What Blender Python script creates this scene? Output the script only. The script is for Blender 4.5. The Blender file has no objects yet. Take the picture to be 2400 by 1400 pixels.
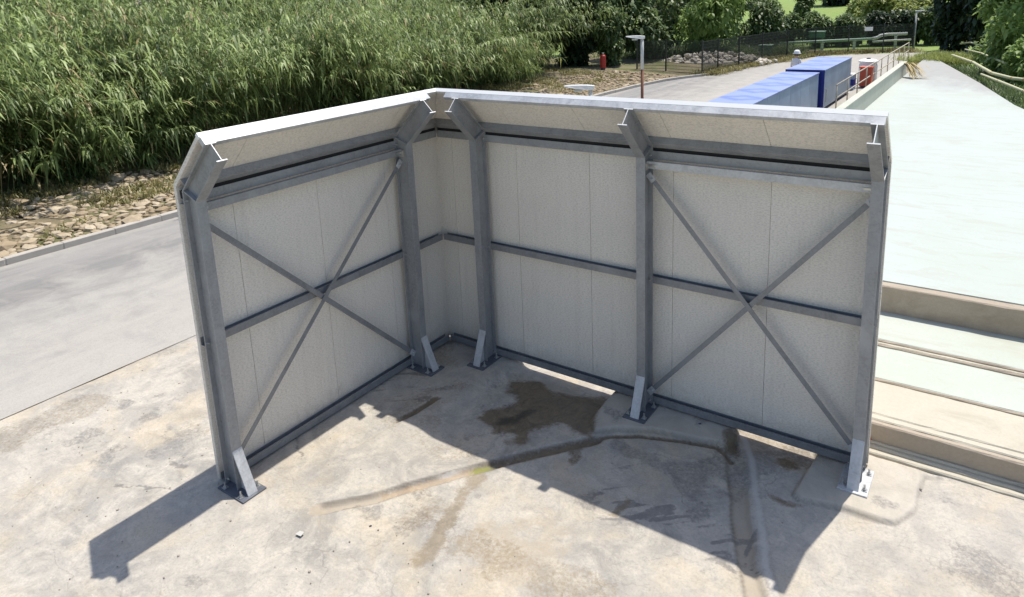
import bpy, bmesh, math, random
import numpy as np
from mathutils import Vector, Matrix

rng = np.random.default_rng(7)
random.seed(7)
scn = bpy.context.scene
col = scn.collection

# ------------------------------------------------------------------ camera
F_PX, CX, CY = 1647.05, 1226.96, 364.6          # solved on the 2400 x 1400 photograph
PITCH, ROLL, YAW = -.2203, -.039, -.6078
CAM = np.array([6.027, -6.7018, 4.5377])
_fwd = np.array([math.sin(YAW) * math.cos(PITCH), math.cos(YAW) * math.cos(PITCH), math.sin(PITCH)])
_r = np.array([math.cos(YAW), -math.sin(YAW), 0.])
_u = np.cross(_r, _fwd)
_c, _s = math.cos(ROLL), math.sin(ROLL)
_right, _up = _c * _r + _s * _u, -_s * _r + _c * _u


def G(px, py, z=0.):
    """pixel of the photograph -> point on the level z"""
    d = _fwd + _right * (px - CX) / F_PX - _up * (py - CY) / F_PX
    return CAM + d * ((z - CAM[2]) / d[2])


cd = bpy.data.cameras.new("camera")
cam = bpy.data.objects.new("camera", cd)
col.objects.link(cam)
M = Matrix.Identity(4)
for i in range(3):
    M[i][0], M[i][1], M[i][2], M[i][3] = _right[i], _up[i], -_fwd[i], CAM[i]
cam.matrix_world = M
cd.sensor_fit = 'HORIZONTAL'
cd.sensor_width = 36.
cd.lens = 36. * F_PX / 2400.
cd.shift_x = (1200 - CX) / 2400.
cd.shift_y = (CY - 700) / 2400.
cd.clip_start, cd.clip_end = .05, 2000.
scn.camera = cam

# ------------------------------------------------------------------ light
SUN = Vector((.083, .362, 1.)).normalized()
w = bpy.data.worlds.new("World")
scn.world = w
w.use_nodes = True
wn = w.node_tree.nodes
sky = wn.new('ShaderNodeTexSky')
sky.sky_type = 'NISHITA'
sky.sun_disc = False
sky.sun_elevation = math.asin(SUN.z)
sky.sun_rotation = math.atan2(SUN.x, SUN.y)
sky.altitude = 50
sky.dust_density = 1.5
wn['Background'].inputs[1].default_value = .125
w.node_tree.links.new(sky.outputs[0], wn['Background'].inputs[0])
sl = bpy.data.lights.new("sun", 'SUN')
sl.energy = 3.9
sl.angle = math.radians(.53)
sl.color = (1., .945, .855)
so = bpy.data.objects.new("sun", sl)
so.rotation_euler = SUN.to_track_quat('Z', 'Y').to_euler()
so.location = (20, 40, 60)
col.objects.link(so)
scn.view_settings.view_transform = 'Standard'
scn.view_settings.look = 'None'
scn.view_settings.gamma = 1.
scn.view_settings.exposure = .40
scn.render.engine = 'CYCLES'


# ------------------------------------------------------------------ materials
class NT:
    def __init__(s, name):
        s.m = bpy.data.materials.new(name)
        s.m.use_nodes = True
        s.t = s.m.node_tree
        s.n = s.t.nodes
        s.b = s.n['Principled BSDF']
        s.out = s.n['Material Output']

    def add(s, t, ins=None, **kw):
        n = s.n.new(t)
        for k, v in kw.items():
            setattr(n, k, v)
        for k, v in (ins or {}).items():
            s.put(n, k, v)
        return n

    def put(s, n, k, v):
        i = n.inputs[k]
        if isinstance(v, bpy.types.NodeSocket):
            s.t.links.new(v, i)
        else:
            if isinstance(v, tuple) and len(v) == 3 and i.type == 'RGBA':
                v = v + (1.,)
            i.default_value = v

    def pos(s):
        return s.add('ShaderNodeNewGeometry').outputs['Position']

    def obj(s):
        return s.add('ShaderNodeTexCoord').outputs['Object']

    def scale(s, v, sc):
        return s.add('ShaderNodeMapping', {0: v, 'Scale': sc}).outputs[0]

    def noise(s, v, scale, detail=4., rough=.55, dist=0.):
        return s.add('ShaderNodeTexNoise', {'Vector': v, 'Scale': scale, 'Detail': detail, 'Roughness': rough, 'Distortion': dist}).outputs[0]

    def ramp(s, v, a, b):
        return s.add('ShaderNodeMapRange', {0: v, 1: a, 2: b}).outputs[0]

    def math(s, op, a, b=0.):
        return s.add('ShaderNodeMath', {0: a, 1: b}, operation=op).outputs[0]

    def mix(s, f, a, b):
        n = s.add('ShaderNodeMix', data_type='RGBA')
        s.put(n, 0, f)
        s.put(n, 6, a)
        s.put(n, 7, b)
        return n.outputs[2]

    def attr(s, name):
        return s.add('ShaderNodeAttribute', attribute_name=name).outputs['Fac']

    def bump(s, h, strength=.3, dist=.01, normal=None):
        d = {'Height': h, 'Strength': strength, 'Distance': dist}
        n = s.add('ShaderNodeBump', d)
        if normal is not None:
            s.put(n, 'Normal', normal)
        return n.outputs[0]

    def rand(s):
        return s.add('ShaderNodeObjectInfo').outputs['Random']


def simple(name, c, rough=.6, metal=0., var=.12, scale=6., bump=0.):
    k = NT(name)
    n = k.noise(k.obj(), scale, 5)
    k.put(k.b, 'Base Color', k.mix(n, tuple(x * (1 - var) for x in c), tuple(min(1, x * (1 + var)) for x in c)))
    k.put(k.b, 'Roughness', rough)
    k.put(k.b, 'Metallic', metal)
    if bump:
        k.put(k.b, 'Normal', k.bump(k.noise(k.obj(), scale * 6, 4), bump, .01))
    return k.m


MAT = {}


def steel(name, base, metal=.55, rough=.48):
    k = NT(name)
    p = k.pos()
    n1 = k.noise(k.scale(p, (1., 1., .45)), 7, 5, .6, .6)
    vor = k.add('ShaderNodeTexVoronoi', {'Vector': p, 'Scale': 55.}).outputs['Color']
    sp = k.add('ShaderNodeSeparateColor', {0: vor}).outputs[0]
    n2 = k.noise(p, 2.3, 3)
    c = k.mix(k.ramp(n1, .36, .64), tuple(x * .80 for x in base), tuple(x * 1.04 for x in base))
    c = k.mix(k.math('MULTIPLY', sp, .4), c, tuple(min(1, x * 1.35) for x in base))
    c = k.mix(k.ramp(n2, .56, .72), c, tuple(min(1, x * 1.25) for x in base))
    k.put(k.b, 'Base Color', c)
    k.put(k.b, 'Metallic', metal)
    k.put(k.b, 'Roughness', k.add('ShaderNodeMapRange', {0: n1, 1: .3, 2: .7, 3: rough - .1, 4: rough + .1}).outputs[0])
    k.put(k.b, 'Normal', k.bump(n1, .08, .004))
    return k.m


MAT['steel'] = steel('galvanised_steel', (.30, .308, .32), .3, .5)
MAT['steel_plate'] = steel('base_plate_steel', (.13, .14, .165), .3, .5)
MAT['steel_rail'] = steel('rail_steel', (.235, .242, .255), .3, .5)
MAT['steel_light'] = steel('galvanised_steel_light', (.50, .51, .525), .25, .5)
MAT['gap_shade'] = simple('gap_shade_black', (.012, .012, .013), .9)  # flat black standing in for shade in the slot at the kink
MAT['bolt'] = simple('zinc_bolt', (.55, .55, .53), .35, .8)
MAT['white_trim'] = simple('white_trim', (.8, .8, .79), .45, 0, .03, 3)


def panel_mat(name, c):
    k = NT(name)
    p = k.pos()
    n = k.noise(p, 1.1, 4, .6)
    sx = k.add('ShaderNodeSeparateXYZ', {0: p})
    run = k.math('ADD', sx.outputs[0], sx.outputs[1])
    fine = k.noise(k.scale(p, (1, 1, 2.4)), 40, 3, .7)
    rib = k.math('SINE', k.math('MULTIPLY', run, 2 * math.pi / .1))
    dirt = k.noise(k.scale(p, (9, 9, .6)), 1., 5, .65)
    cc = k.mix(k.ramp(n, .3, .7), tuple(x * .94 for x in c), tuple(min(1, x * 1.03) for x in c))
    cc = k.mix(k.math('MULTIPLY', k.ramp(fine, .45, .62), .5), cc, tuple(x * .55 for x in c))
    cc = k.mix(k.math('MULTIPLY', k.ramp(rib, .75, 1.), .025), cc, tuple(x * .5 for x in c))
    cc = k.mix(k.math('MULTIPLY', k.ramp(dirt, .52, .78), .16), cc, (.33, .29, .23))
    cc = k.mix(k.math('MULTIPLY', k.rand(), .12), cc, tuple(x * .7 for x in c))
    # splashes at the foot
    foot = k.math('ADD', k.ramp(sx.outputs[2], .42, .04), k.math('MULTIPLY', k.math('SUBTRACT', k.noise(p, 7, 6, .7, .6), .5), 1.6))
    cc = k.mix(k.math('MULTIPLY', k.ramp(foot, .35, 1.1), .4), cc, (.36, .31, .25))
    k.put(k.b, 'Base Color', cc)
    k.put(k.b, 'Roughness', .5)
    h = k.math('ADD', fine, k.math('MULTIPLY', rib, .03))
    k.put(k.b, 'Normal', k.bump(h, .8, .01))
    return k.m


MAT['panel'] = panel_mat('cream_sandwich_panel', (.84, .785, .705))


def concrete_mat():
    k = NT('yard_concrete')
    p = k.pos()
    big = k.noise(p, .55, 5, .6, .4)
    mid = k.noise(p, 2.2, 8, .68, .9)
    sw = k.noise(k.scale(p, (1.2, .8, 1)), 5.5, 8, .72, 2.2)
    rot = k.add('ShaderNodeMapping', {0: p, 'Rotation': (0, 0, .7), 'Scale': (1., 4.5, 1.)}).outputs[0]
    trow = k.noise(rot, 4.2, 7, .7, 1.5)
    fin = k.noise(p, 46, 6, .7)
    spk = k.noise(p, 130, 3, .7)
    warm = k.noise(p, .8, 5, .65, .5)
    blot = k.noise(p, 3.4, 3, .5, .3)
    c = k.mix(k.ramp(mid, .40, .60), (.285, .28, .272), (.485, .465, .43))
    c = k.mix(k.math('MULTIPLY', k.ramp(big, .42, .62), .6), c, (.485, .462, .425))
    c = k.mix(k.math('MULTIPLY', k.ramp(sw, .51, .66), .5), c, (.25, .265, .26))
    c = k.mix(k.math('MULTIPLY', k.ramp(trow, .55, .68), .35), c, (.25, .245, .24))
    c = k.mix(k.math('MULTIPLY', k.ramp(trow, .45, .33), .25), c, (.53, .50, .45))
    c = k.mix(k.math('MULTIPLY', k.ramp(warm, .50, .64), .5), c, (.51, .44, .33))
    c = k.mix(k.math('MULTIPLY', k.ramp(k.noise(p, 9, 7, .75, .5), .56, .72), .65), c, (.58, .555, .52))
    c = k.mix(k.math('MULTIPLY', k.ramp(blot, .53, .64), .45), c, (.33, .325, .32))
    c = k.mix(k.math('MULTIPLY', k.ramp(fin, .46, .74), .4), c, (.21, .2, .19))
    c = k.mix(k.math('MULTIPLY', k.ramp(spk, .58, .78), .2), c, (.58, .55, .50))
    c = k.mix(k.math('MULTIPLY', k.ramp(spk, .38, .26), .3), c, (.16, .15, .14))
    c = k.add('ShaderNodeVectorMath', {0: c, 1: (1.06, 1.02, .955)}, operation='MULTIPLY').outputs[0]
    crk = k.add('ShaderNodeTexVoronoi', {'Vector': k.add('ShaderNodeVectorMath', {0: p, 1: k.add('ShaderNodeVectorMath', {0: k.add('ShaderNodeTexNoise', {'Vector': p, 'Scale': 6., 'Detail': 6.}).outputs[1], 'Scale': .22}, operation='SCALE').outputs[0]}, operation='ADD').outputs[0], 'Scale': 1.3}, feature='DISTANCE_TO_EDGE').outputs[0]
    c = k.mix(k.math('MULTIPLY', k.math('MULTIPLY', k.ramp(crk, .011, .003), k.ramp(k.noise(p, .7, 3), .52, .64)), .38), c, (.17, .155, .135))
    c = k.mix(k.math('MULTIPLY', k.ramp(k.noise(p, 16, 6, .72, .8), .56, .66), .32), c, (.22, .215, .21))
    e = k.noise(p, 28, 5, .7, .5)
    wob = k.math('SUBTRACT', e, .5)

    def mask(nm, g=.5):
        return k.ramp(k.math('ADD', k.attr(nm), k.math('MULTIPLY', wob, g)), .3, .7)

    c = k.mix(k.math('MULTIPLY', mask('clean'), .7), c, k.mix(k.ramp(mid, .35, .65), (.43, .39, .325), (.53, .485, .41)))
    c = k.mix(k.math('MULTIPLY', mask('sand', 1.1), .75), c, k.mix(sw, (.31, .265, .205), (.47, .405, .315)))
    c = k.mix(k.math('MULTIPLY', mask('dark', 1.2), .62), c, (.13, .125, .125))
    c = k.mix(k.math('MULTIPLY', mask('brown', 1.2), .6), c, (.21, .16, .095))
    c = k.mix(k.math('MULTIPLY', k.attr('line'), .8), c, (.13, .11, .085))  # painted recess shade of the trenches, drawn as dark lines
    c = k.mix(k.math('MULTIPLY', mask('rust', 1.2), .45), c, (.36, .235, .12))
    c = k.mix(k.math('MULTIPLY', mask('pale', .9), .6), c, (.54, .52, .49))
    wet = k.ramp(k.math('ADD', k.attr('wet'), k.math('ADD', k.math('MULTIPLY', wob, 1.1), k.math('MULTIPLY', k.math('SUBTRACT', mid, .5), .7))), .22, .78)
    c = k.mix(k.math('MULTIPLY', wet, .84), c, k.mix(k.ramp(sw, .35, .65), (.075, .052, .026), (.20, .145, .08)))
    pud = mask('puddle', 1.0)
    c = k.mix(k.math('MULTIPLY', pud, .8), c, (.035, .032, .026))
    c = k.mix(k.math('MULTIPLY', mask('moss', 1.2), .8), c, (.22, .23, .05))
    k.put(k.b, 'Base Color', c)
    ro = k.math('SUBTRACT', .9, k.math('MULTIPLY', wet, .2))
    k.put(k.b, 'Roughness', k.math('SUBTRACT', ro, k.math('MULTIPLY', pud, .3)))
    h = k.math('ADD', k.math('MULTIPLY', fin, .35), k.math('ADD', k.math('MULTIPLY', sw, 1.3), mid))
    k.put(k.b, 'Normal', k.bump(k.math('ADD', h, k.math('MULTIPLY', trow, .4)), .55, .012))
    return k.m


MAT['concrete'] = concrete_mat()


def road_mat():
    k = NT('dusty_asphalt')
    p = k.pos()
    x = k.add('ShaderNodeSeparateXYZ', {0: p}).outputs[0]
    st = k.noise(k.scale(p, (1., .12, 1)), 1.1, 5, .6, .3)
    mid = k.noise(p, 1.6, 6, .65, .6)
    fin = k.noise(p, 70, 4, .7)
    st2 = k.noise(k.scale(p, (1., .05, 1)), 3.2, 7, .7, .5)
    c = k.mix(k.ramp(st, .35, .65), (.205, .2, .195), (.315, .305, .293))
    c = k.mix(k.math('MULTIPLY', k.ramp(st2, .5, .7), .55), c, (.38, .365, .345))
    c = k.mix(k.math('MULTIPLY', k.ramp(st2, .46, .32), .4), c, (.17, .165, .16))
    c = k.mix(k.math('MULTIPLY', k.ramp(mid, .45, .7), .35), c, (.33, .318, .30))
    # pale dust trodden off the yard and gathered by the kerb
    d = k.math('ADD', k.ramp(x, -8.4, -4.4), k.math('MULTIPLY', k.math('SUBTRACT', mid, .5), 1.8))
    c = k.mix(k.math('MULTIPLY', k.ramp(d, .05, 1.), .9), c, k.mix(st2, (.39, .37, .335), (.50, .47, .42)))
    kd = k.math('ADD', k.ramp(x, -8.75, -9.2), k.math('MULTIPLY', k.math('SUBTRACT', mid, .5), 1.1))
    c = k.mix(k.math('MULTIPLY', k.ramp(kd, .25, 1.), .5), c, (.46, .43, .37))
    c = k.mix(k.math('MULTIPLY', k.ramp(fin, .35, .75), .45), c, (.16, .155, .15))
    k.put(k.b, 'Base Color', c)
    k.put(k.b, 'Roughness', .9)
    k.put(k.b, 'Normal', k.bump(fin, .4, .01))
    return k.m


MAT['road'] = road_mat()


def stone_mat(name, a, b):
    k = NT(name)
    n = k.noise(k.pos(), 9, 5, .65, .4)
    r = k.rand()
    c = k.mix(r, a, b)
    c = k.mix(k.math('MULTIPLY', k.ramp(n, .35, .75), .5), c, tuple(x * .6 for x in a))
    k.put(k.b, 'Base Color', c)
    k.put(k.b, 'Roughness', .9)
    k.put(k.b, 'Normal', k.bump(n, .5, .03))
    return k.m


MAT['stone'] = stone_mat('tan_fieldstone', (.33, .25, .155), (.53, .45, .335))
MAT['stone_white'] = stone_mat('pale_rubble', (.50, .45, .375), (.70, .64, .56))
MAT['kerb'] = simple('kerb_concrete', (.42, .39, .345), .9, 0, .18, 4, .3)


def soil_mat(name, a, b, g=None):
    k = NT(name)
    p = k.pos()
    n = k.noise(p, 1.4, 6, .65, .5)
    c = k.mix(k.ramp(n, .3, .7), a, b)
    if g:
        c = k.mix(k.ramp(k.noise(p, .7, 5, .6), .42, .62), c, g)
    k.put(k.b, 'Base Color', c)
    k.put(k.b, 'Roughness', .95)
    k.put(k.b, 'Normal', k.bump(k.noise(p, 20, 5, .7), .6, .04))
    return k.m


MAT['soil'] = soil_mat('dry_soil', (.13, .11, .065), (.27, .215, .14), (.11, .12, .045))
MAT['ground'] = soil_mat('rough_ground', (.13, .13, .05), (.22, .19, .09), (.10, .15, .035))
MAT['field'] = soil_mat('green_field', (.17, .25, .06), (.27, .31, .10), (.17, .27, .05))


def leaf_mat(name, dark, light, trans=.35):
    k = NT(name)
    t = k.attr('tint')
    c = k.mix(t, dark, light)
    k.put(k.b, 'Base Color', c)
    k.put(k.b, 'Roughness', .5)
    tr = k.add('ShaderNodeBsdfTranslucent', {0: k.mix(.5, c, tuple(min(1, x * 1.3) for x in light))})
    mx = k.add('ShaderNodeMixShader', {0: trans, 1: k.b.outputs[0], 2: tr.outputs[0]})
    k.t.links.new(mx.outputs[0], k.out.inputs[0])
    return k.m




def reed_mat():
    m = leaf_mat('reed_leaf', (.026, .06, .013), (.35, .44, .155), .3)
    t = m.node_tree
    at = t.nodes.new('ShaderNodeAttribute')
    at.attribute_name = 'dry'
    mx = t.nodes.new('ShaderNodeMix')
    mx.data_type = 'RGBA'
    b_ = t.nodes['Principled BSDF']
    t.links.new(at.outputs['Fac'], mx.inputs[0])
    t.links.new(b_.inputs['Base Color'].links[0].from_socket, mx.inputs[6])
    mx.inputs[7].default_value = (.40, .31, .15, 1)
    t.links.new(mx.outputs[2], b_.inputs['Base Color'])
    return m


MAT['reed'] = reed_mat()
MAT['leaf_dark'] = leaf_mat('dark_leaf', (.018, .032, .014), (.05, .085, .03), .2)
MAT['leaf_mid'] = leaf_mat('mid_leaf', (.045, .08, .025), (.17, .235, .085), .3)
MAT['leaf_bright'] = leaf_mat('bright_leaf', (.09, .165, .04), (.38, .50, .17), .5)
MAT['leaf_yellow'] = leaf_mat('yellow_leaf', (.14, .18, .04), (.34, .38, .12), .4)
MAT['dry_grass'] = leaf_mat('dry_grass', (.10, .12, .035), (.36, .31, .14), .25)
MAT['bark'] = simple('bark', (.10, .075, .05), .9, 0, .3, 8, .5)
MAT['cane_stem'] = simple('cane_stem', (.27, .28, .11), .5, 0, .25, 5)
MAT['dry_cane'] = simple('dry_cane', (.56, .54, .33), .55, 0, .15, 3)
MAT['straw'] = simple('straw', (.46, .36, .16), .7, 0, .2, 6)


def blue_mat(name, a, b, rough=.4):
    k = NT(name)
    p = k.pos()
    n = k.noise(p, .9, 4, .55, .8)
    st = k.noise(k.scale(p, (4, 4, .5)), 1., 4, .6)
    c = k.mix(k.ramp(n, .35, .65), a, b)
    c = k.mix(k.math('MULTIPLY', k.ramp(st, .5, .8), .25), c, tuple(min(1, x * 1.25) for x in b))
    k.put(k.b, 'Base Color', c)
    k.put(k.b, 'Roughness', rough)
    return k.m


MAT['blue_side'] = blue_mat('faded_blue_sheet', (.24, .33, .45), (.31, .42, .54))
MAT['blue_dark'] = simple('deep_blue_paint', (.012, .03, .22), .4, 0, .1)


def blue_top():
    k = NT('chalked_blue_sheet')
    o = k.obj()
    s = k.add('ShaderNodeSeparateXYZ', {0: k.add('ShaderNodeMapping', {0: o, 'Scale': (1, 1, 1)}).outputs[0]})
    n = k.noise(o, 1.6, 4, .6, .8)
    y = k.math('ADD', k.math('MULTIPLY', s.outputs[1], .62), k.math('MULTIPLY', k.math('SUBTRACT', n, .5), .12))
    fy = k.math('PINGPONG', y, .5)
    d = k.math('ABSOLUTE', k.math('SUBTRACT', fy, k.math('ADD', .25, k.math('MULTIPLY', k.math('ABSOLUTE', s.outputs[0]), .42))))
    c = k.mix(k.ramp(d, .02, .17), (.16, .215, .50), (.27, .33, .56))
    k.put(k.b, 'Base Color', c)
    k.put(k.b, 'Roughness', .4)
    return k.m


MAT['blue_top'] = blue_top()
MAT['red'] = simple('red_paint', (.40, .03, .025), .45, 0, .15)
MAT['orange_red'] = simple('orange_red_paint', (.55, .10, .045), .5, 0, .15)
MAT['white'] = simple('white_plastic', (.78, .78, .78), .5, 0, .05)
MAT['lamp_grey'] = simple('lamp_grey_paint', (.55, .55, .53), .5, 0, .05)
MAT['rust_pole'] = simple('rusty_pole', (.20, .085, .05), .75, 0, .3, 12)
MAT['fence'] = simple('dark_green_fence', (.022, .03, .026), .5, 0, .1)
MAT['pipe_green'] = simple('pale_green_pipe', (.30, .42, .33), .5, 0, .15, 2)
MAT['pipe_white'] = simple('pale_grey_pipe', (.60, .62, .58), .5, 0, .08, 2)
MAT['green_box'] = simple('green_box_paint', (.09, .22, .13), .5, 0, .15)
MAT['rail'] = simple('weathered_rail', (.47, .43, .35), .6, .1, .2, 4)
MAT['skin'] = simple('skin', (.50, .30, .21), .6, 0, .05)
MAT['shirt'] = simple('white_shirt', (.72, .70, .74), .8, 0, .06, 14)
MAT['trousers'] = simple('dark_trousers', (.06, .07, .10), .85, 0, .1)
MAT['lens'] = simple('lamp_lens', (.5, .5, .45), .2)
MAT['orange'] = simple('orange_plastic', (.75, .16, .03), .5)
MAT['grit'] = simple('grit', (.30, .27, .23), .9, 0, .4, 30)
MAT['paper'] = simple('dirty_paper', (.52, .51, .47), .8)


def pale_mat(name, a, b, stain=(.50, .47, .40)):
    k = NT(name)
    p = k.pos()
    n = k.noise(p, .45, 5, .6, .5)
    n2 = k.noise(k.scale(p, (.5, 1.4, 1)), 1.8, 9, .72, 1.6)
    f = k.noise(p, 40, 4, .6)
    c = k.mix(k.ramp(n, .3, .7), a, b)
    c = k.mix(k.math('MULTIPLY', k.ramp(n2, .50, .70), .65), c, stain)
    c = k.mix(k.math('MULTIPLY', k.ramp(f, .4, .75), .3), c, stain)
    k.put(k.b, 'Base Color', c)
    k.put(k.b, 'Roughness', .75)
    k.put(k.b, 'Normal', k.bump(n2, .35, .02))
    return k.m


MAT['cream_conc'] = pale_mat('cream_concrete', (.46, .42, .335), (.54, .50, .41), (.34, .30, .23))
def terrace_mat():
    m = pale_mat('far_worn_terrace', (.42, .465, .42), (.455, .505, .49), (.38, .375, .32))
    k = NT.__new__(NT)
    k.m, k.t = m, m.node_tree
    k.n = k.t.nodes
    k.b = k.n['Principled BSDF']
    p = k.pos()
    s3 = k.add('ShaderNodeSeparateXYZ', {0: p})
    y = k.math('ADD', s3.outputs[1], k.math('ADD', k.math('MULTIPLY', k.math('SUBTRACT', k.noise(k.scale(p, (1, .35, 1)), .9, 7, .7, 1.), .5), 9.), k.math('MULTIPLY', s3.outputs[0], 1.2)))
    src = k.b.inputs['Base Color'].links[0].from_socket
    g = k.mix(k.noise(p, 2.5, 6, .7, .5), (.27, .275, .27), (.41, .41, .40))
    k.put(k.b, 'Base Color', k.mix(k.ramp(y, 26.5, 31.), src, g))
    return m


MAT['far_terrace'] = terrace_mat()
MAT['mint_conc'] = pale_mat('mint_concrete', (.43, .465, .40), (.48, .515, .475), (.40, .385, .31))
MAT['grey_conc'] = pale_mat('grey_concrete', (.30, .30, .295), (.40, .40, .39), (.25, .25, .24))
MAT['wall_conc'] = pale_mat('weathered_wall', (.45, .47, .39), (.56, .56, .48), (.36, .38, .30))
MAT['tan_conc'] = pale_mat('tan_face', (.36, .30, .23), (.43, .37, .29), (.25, .20, .15))


# ------------------------------------------------------------------ objects
def new_obj(name, me, parent=None, mats=(), label=None, cat=None, group=None, kind=None, smooth=False):
    o = bpy.data.objects.new(name, me)
    col.objects.link(o)
    if me is not None:
        for m in (mats if isinstance(mats, (list, tuple)) else [mats]):
            if m is not None and len(me.materials) < (len(mats) if isinstance(mats, (list, tuple)) else 1):
                me.materials.append(m)
        if smooth:
            me.polygons.foreach_set('use_smooth', np.ones(len(me.polygons), bool))
    if parent is not None:
        o.parent = parent
    for k, v in (('label', label), ('category', cat), ('group', group), ('kind', kind)):
        if v:
            o[k] = v
    return o


def empty(name, loc, label, cat, group=None, rz=0.):
    o = new_obj(name, None, None, (), label, cat, group)
    o.empty_display_size = .2
    o.location = loc
    o.rotation_euler = (0, 0, rz)
    return o


def mesh_np(name, V, quads=None, tris=None, attrs=None):
    me = bpy.data.meshes.new(name)
    V = np.asarray(V, np.float32)
    nq = 0 if quads is None else len(quads)
    nt = 0 if tris is None else len(tris)
    me.vertices.add(len(V))
    me.vertices.foreach_set('co', V.ravel())
    idx = np.concatenate([np.asarray(a, np.int32).ravel() for a in (quads, tris) if a is not None and len(a)])
    me.loops.add(len(idx))
    me.loops.foreach_set('vertex_index', idx)
    me.polygons.add(nq + nt)
    st = np.concatenate([np.arange(nq) * 4, nq * 4 + np.arange(nt) * 3]).astype(np.int32)
    me.polygons.foreach_set('loop_start', st)
    me.update(calc_edges=True)
    for k, v in (attrs or {}).items():
        a = me.attributes.new(k, 'FLOAT', 'POINT')
        a.data.foreach_set('value', np.asarray(v, np.float32))
    me.validate()
    return me


class BM:
    """collects shapes for ONE part"""

    def __init__(s):
        s.b = bmesh.new()

    def hexa(s, pts):
        vs = [s.b.verts.new(p) for p in pts]
        for f in ((0, 3, 2, 1), (4, 5, 6, 7), (0, 1, 5, 4), (1, 2, 6, 5), (2, 3, 7, 6), (3, 0, 4, 7)):
            s.b.faces.new([vs[i] for i in f])

    def box(s, a, b):
        x0, y0, z0 = a
        x1, y1, z1 = b
        s.hexa([(x0, y0, z0), (x1, y0, z0), (x1, y1, z0), (x0, y1, z0), (x0, y0, z1), (x1, y0, z1), (x1, y1, z1), (x0, y1, z1)])

    def bar(s, p, q, w, h, up=(0, 0, 1)):
        p, q = Vector(p), Vector(q)
        d = (q - p).normalized()
        u = Vector(up)
        sd = d.cross(u).normalized()
        u = sd.cross(d)
        a, b = sd * w / 2, u * h / 2
        s.hexa([p - a - b, p + a - b, p + a + b, p - a + b, q - a - b, q + a - b, q + a + b, q - a + b])

    def tube(s, pts, r, n=8, caps=True):
        pts = [Vector(p) for p in pts]
        rs = r if isinstance(r, (list, tuple)) else [r] * len(pts)
        rings = []
        ref = Vector((0, 0, 1))
        for i, p in enumerate(pts):
            d = (pts[min(i + 1, len(pts) - 1)] - pts[max(i - 1, 0)]).normalized()
            if abs(d.dot(ref)) > .95:
                rf = Vector((1, 0, 0))
            else:
                rf = ref
            a = d.cross(rf).normalized()
            b = d.cross(a)
            rings.append([s.b.verts.new(p + (a * math.cos(t) + b * math.sin(t)) * rs[i]) for t in [2 * math.pi * k / n for k in range(n)]])
        for A, B in zip(rings, rings[1:]):
            for k in range(n):
                s.b.faces.new((A[k], A[(k + 1) % n], B[(k + 1) % n], B[k]))
        if caps:
            s.b.faces.new(rings[0][::-1])
            s.b.faces.new(rings[-1])

    def lathe(s, prof, c=(0, 0, 0), n=14):
        rings = []
        for r, z in prof:
            rings.append([s.b.verts.new((c[0] + r * math.cos(2 * math.pi * k / n), c[1] + r * math.sin(2 * math.pi * k / n), c[2] + z)) for k in range(n)])
        for A, B in zip(rings, rings[1:]):
            for k in range(n):
                s.b.faces.new((A[k], A[(k + 1) % n], B[(k + 1) % n], B[k]))
        s.b.faces.new(rings[0][::-1])
        s.b.faces.new(rings[-1])

    def build(s, name, mat, parent=None, bevel=0., smooth=False, off=None, **kw):
        bmesh.ops.recalc_face_normals(s.b, faces=s.b.faces)
        if bevel:
            bmesh.ops.bevel(s.b, geom=list(s.b.edges), offset=bevel, segments=1, affect='EDGES', clamp_overlap=True)
        if off is not None:
            bmesh.ops.translate(s.b, verts=s.b.verts, vec=Vector(off))
        me = bpy.data.meshes.new(name)
        s.b.to_mesh(me)
        s.b.free()
        return new_obj(name, me, parent, mat, smooth=smooth, **kw)


# numpy value noise
def vnoise(x, y, seed=0):
    xi, yi = np.floor(x).astype(np.int64), np.floor(y).astype(np.int64)
    fx, fy = x - xi, y - yi
    fx, fy = fx * fx * (3 - 2 * fx), fy * fy * (3 - 2 * fy)

    def h(a, b):
        n = (a * 374761393 + b * 668265263 + seed * 982451653) & 0xffffffff
        n = ((n ^ (n >> 13)) * 1274126177) & 0xffffffff
        return ((n ^ (n >> 16)) & 0xffff) / 65535.

    return (h(xi, yi) * (1 - fx) + h(xi + 1, yi) * fx) * (1 - fy) + (h(xi, yi + 1) * (1 - fx) + h(xi + 1, yi + 1) * fx) * fy


def fbm(x, y, seed=0, o=4):
    v, a, t = 0, 1., 0
    for i in range(o):
        v = v + a * vnoise(x * 2 ** i, y * 2 ** i, seed + i)
        t += a
        a *= .5
    return v / t


def sm(x, a, b):
    t = np.clip((x - a) / (b - a), 0, 1)
    return t * t * (3 - 2 * t)


def dpoly(X, Y, pts, want_t=False):
    """distance to a polyline (and arc length 0..1)"""
    best = np.full(X.shape, 1e9)
    tt = np.zeros(X.shape)
    L = [0.]
    for a, b in zip(pts, pts[1:]):
        L.append(L[-1] + math.hypot(b[0] - a[0], b[1] - a[1]))
    for i, (a, b) in enumerate(zip(pts, pts[1:])):
        dx, dy = b[0] - a[0], b[1] - a[1]
        t = np.clip(((X - a[0]) * dx + (Y - a[1]) * dy) / (dx * dx + dy * dy + 1e-12), 0, 1)
        d = np.hypot(X - a[0] - t * dx, Y - a[1] - t * dy)
        m = d < best
        best = np.where(m, d, best)
        tt = np.where(m, (L[i] + t * (L[i + 1] - L[i])) / L[-1], tt)
    return (best, tt) if want_t else best


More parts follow.
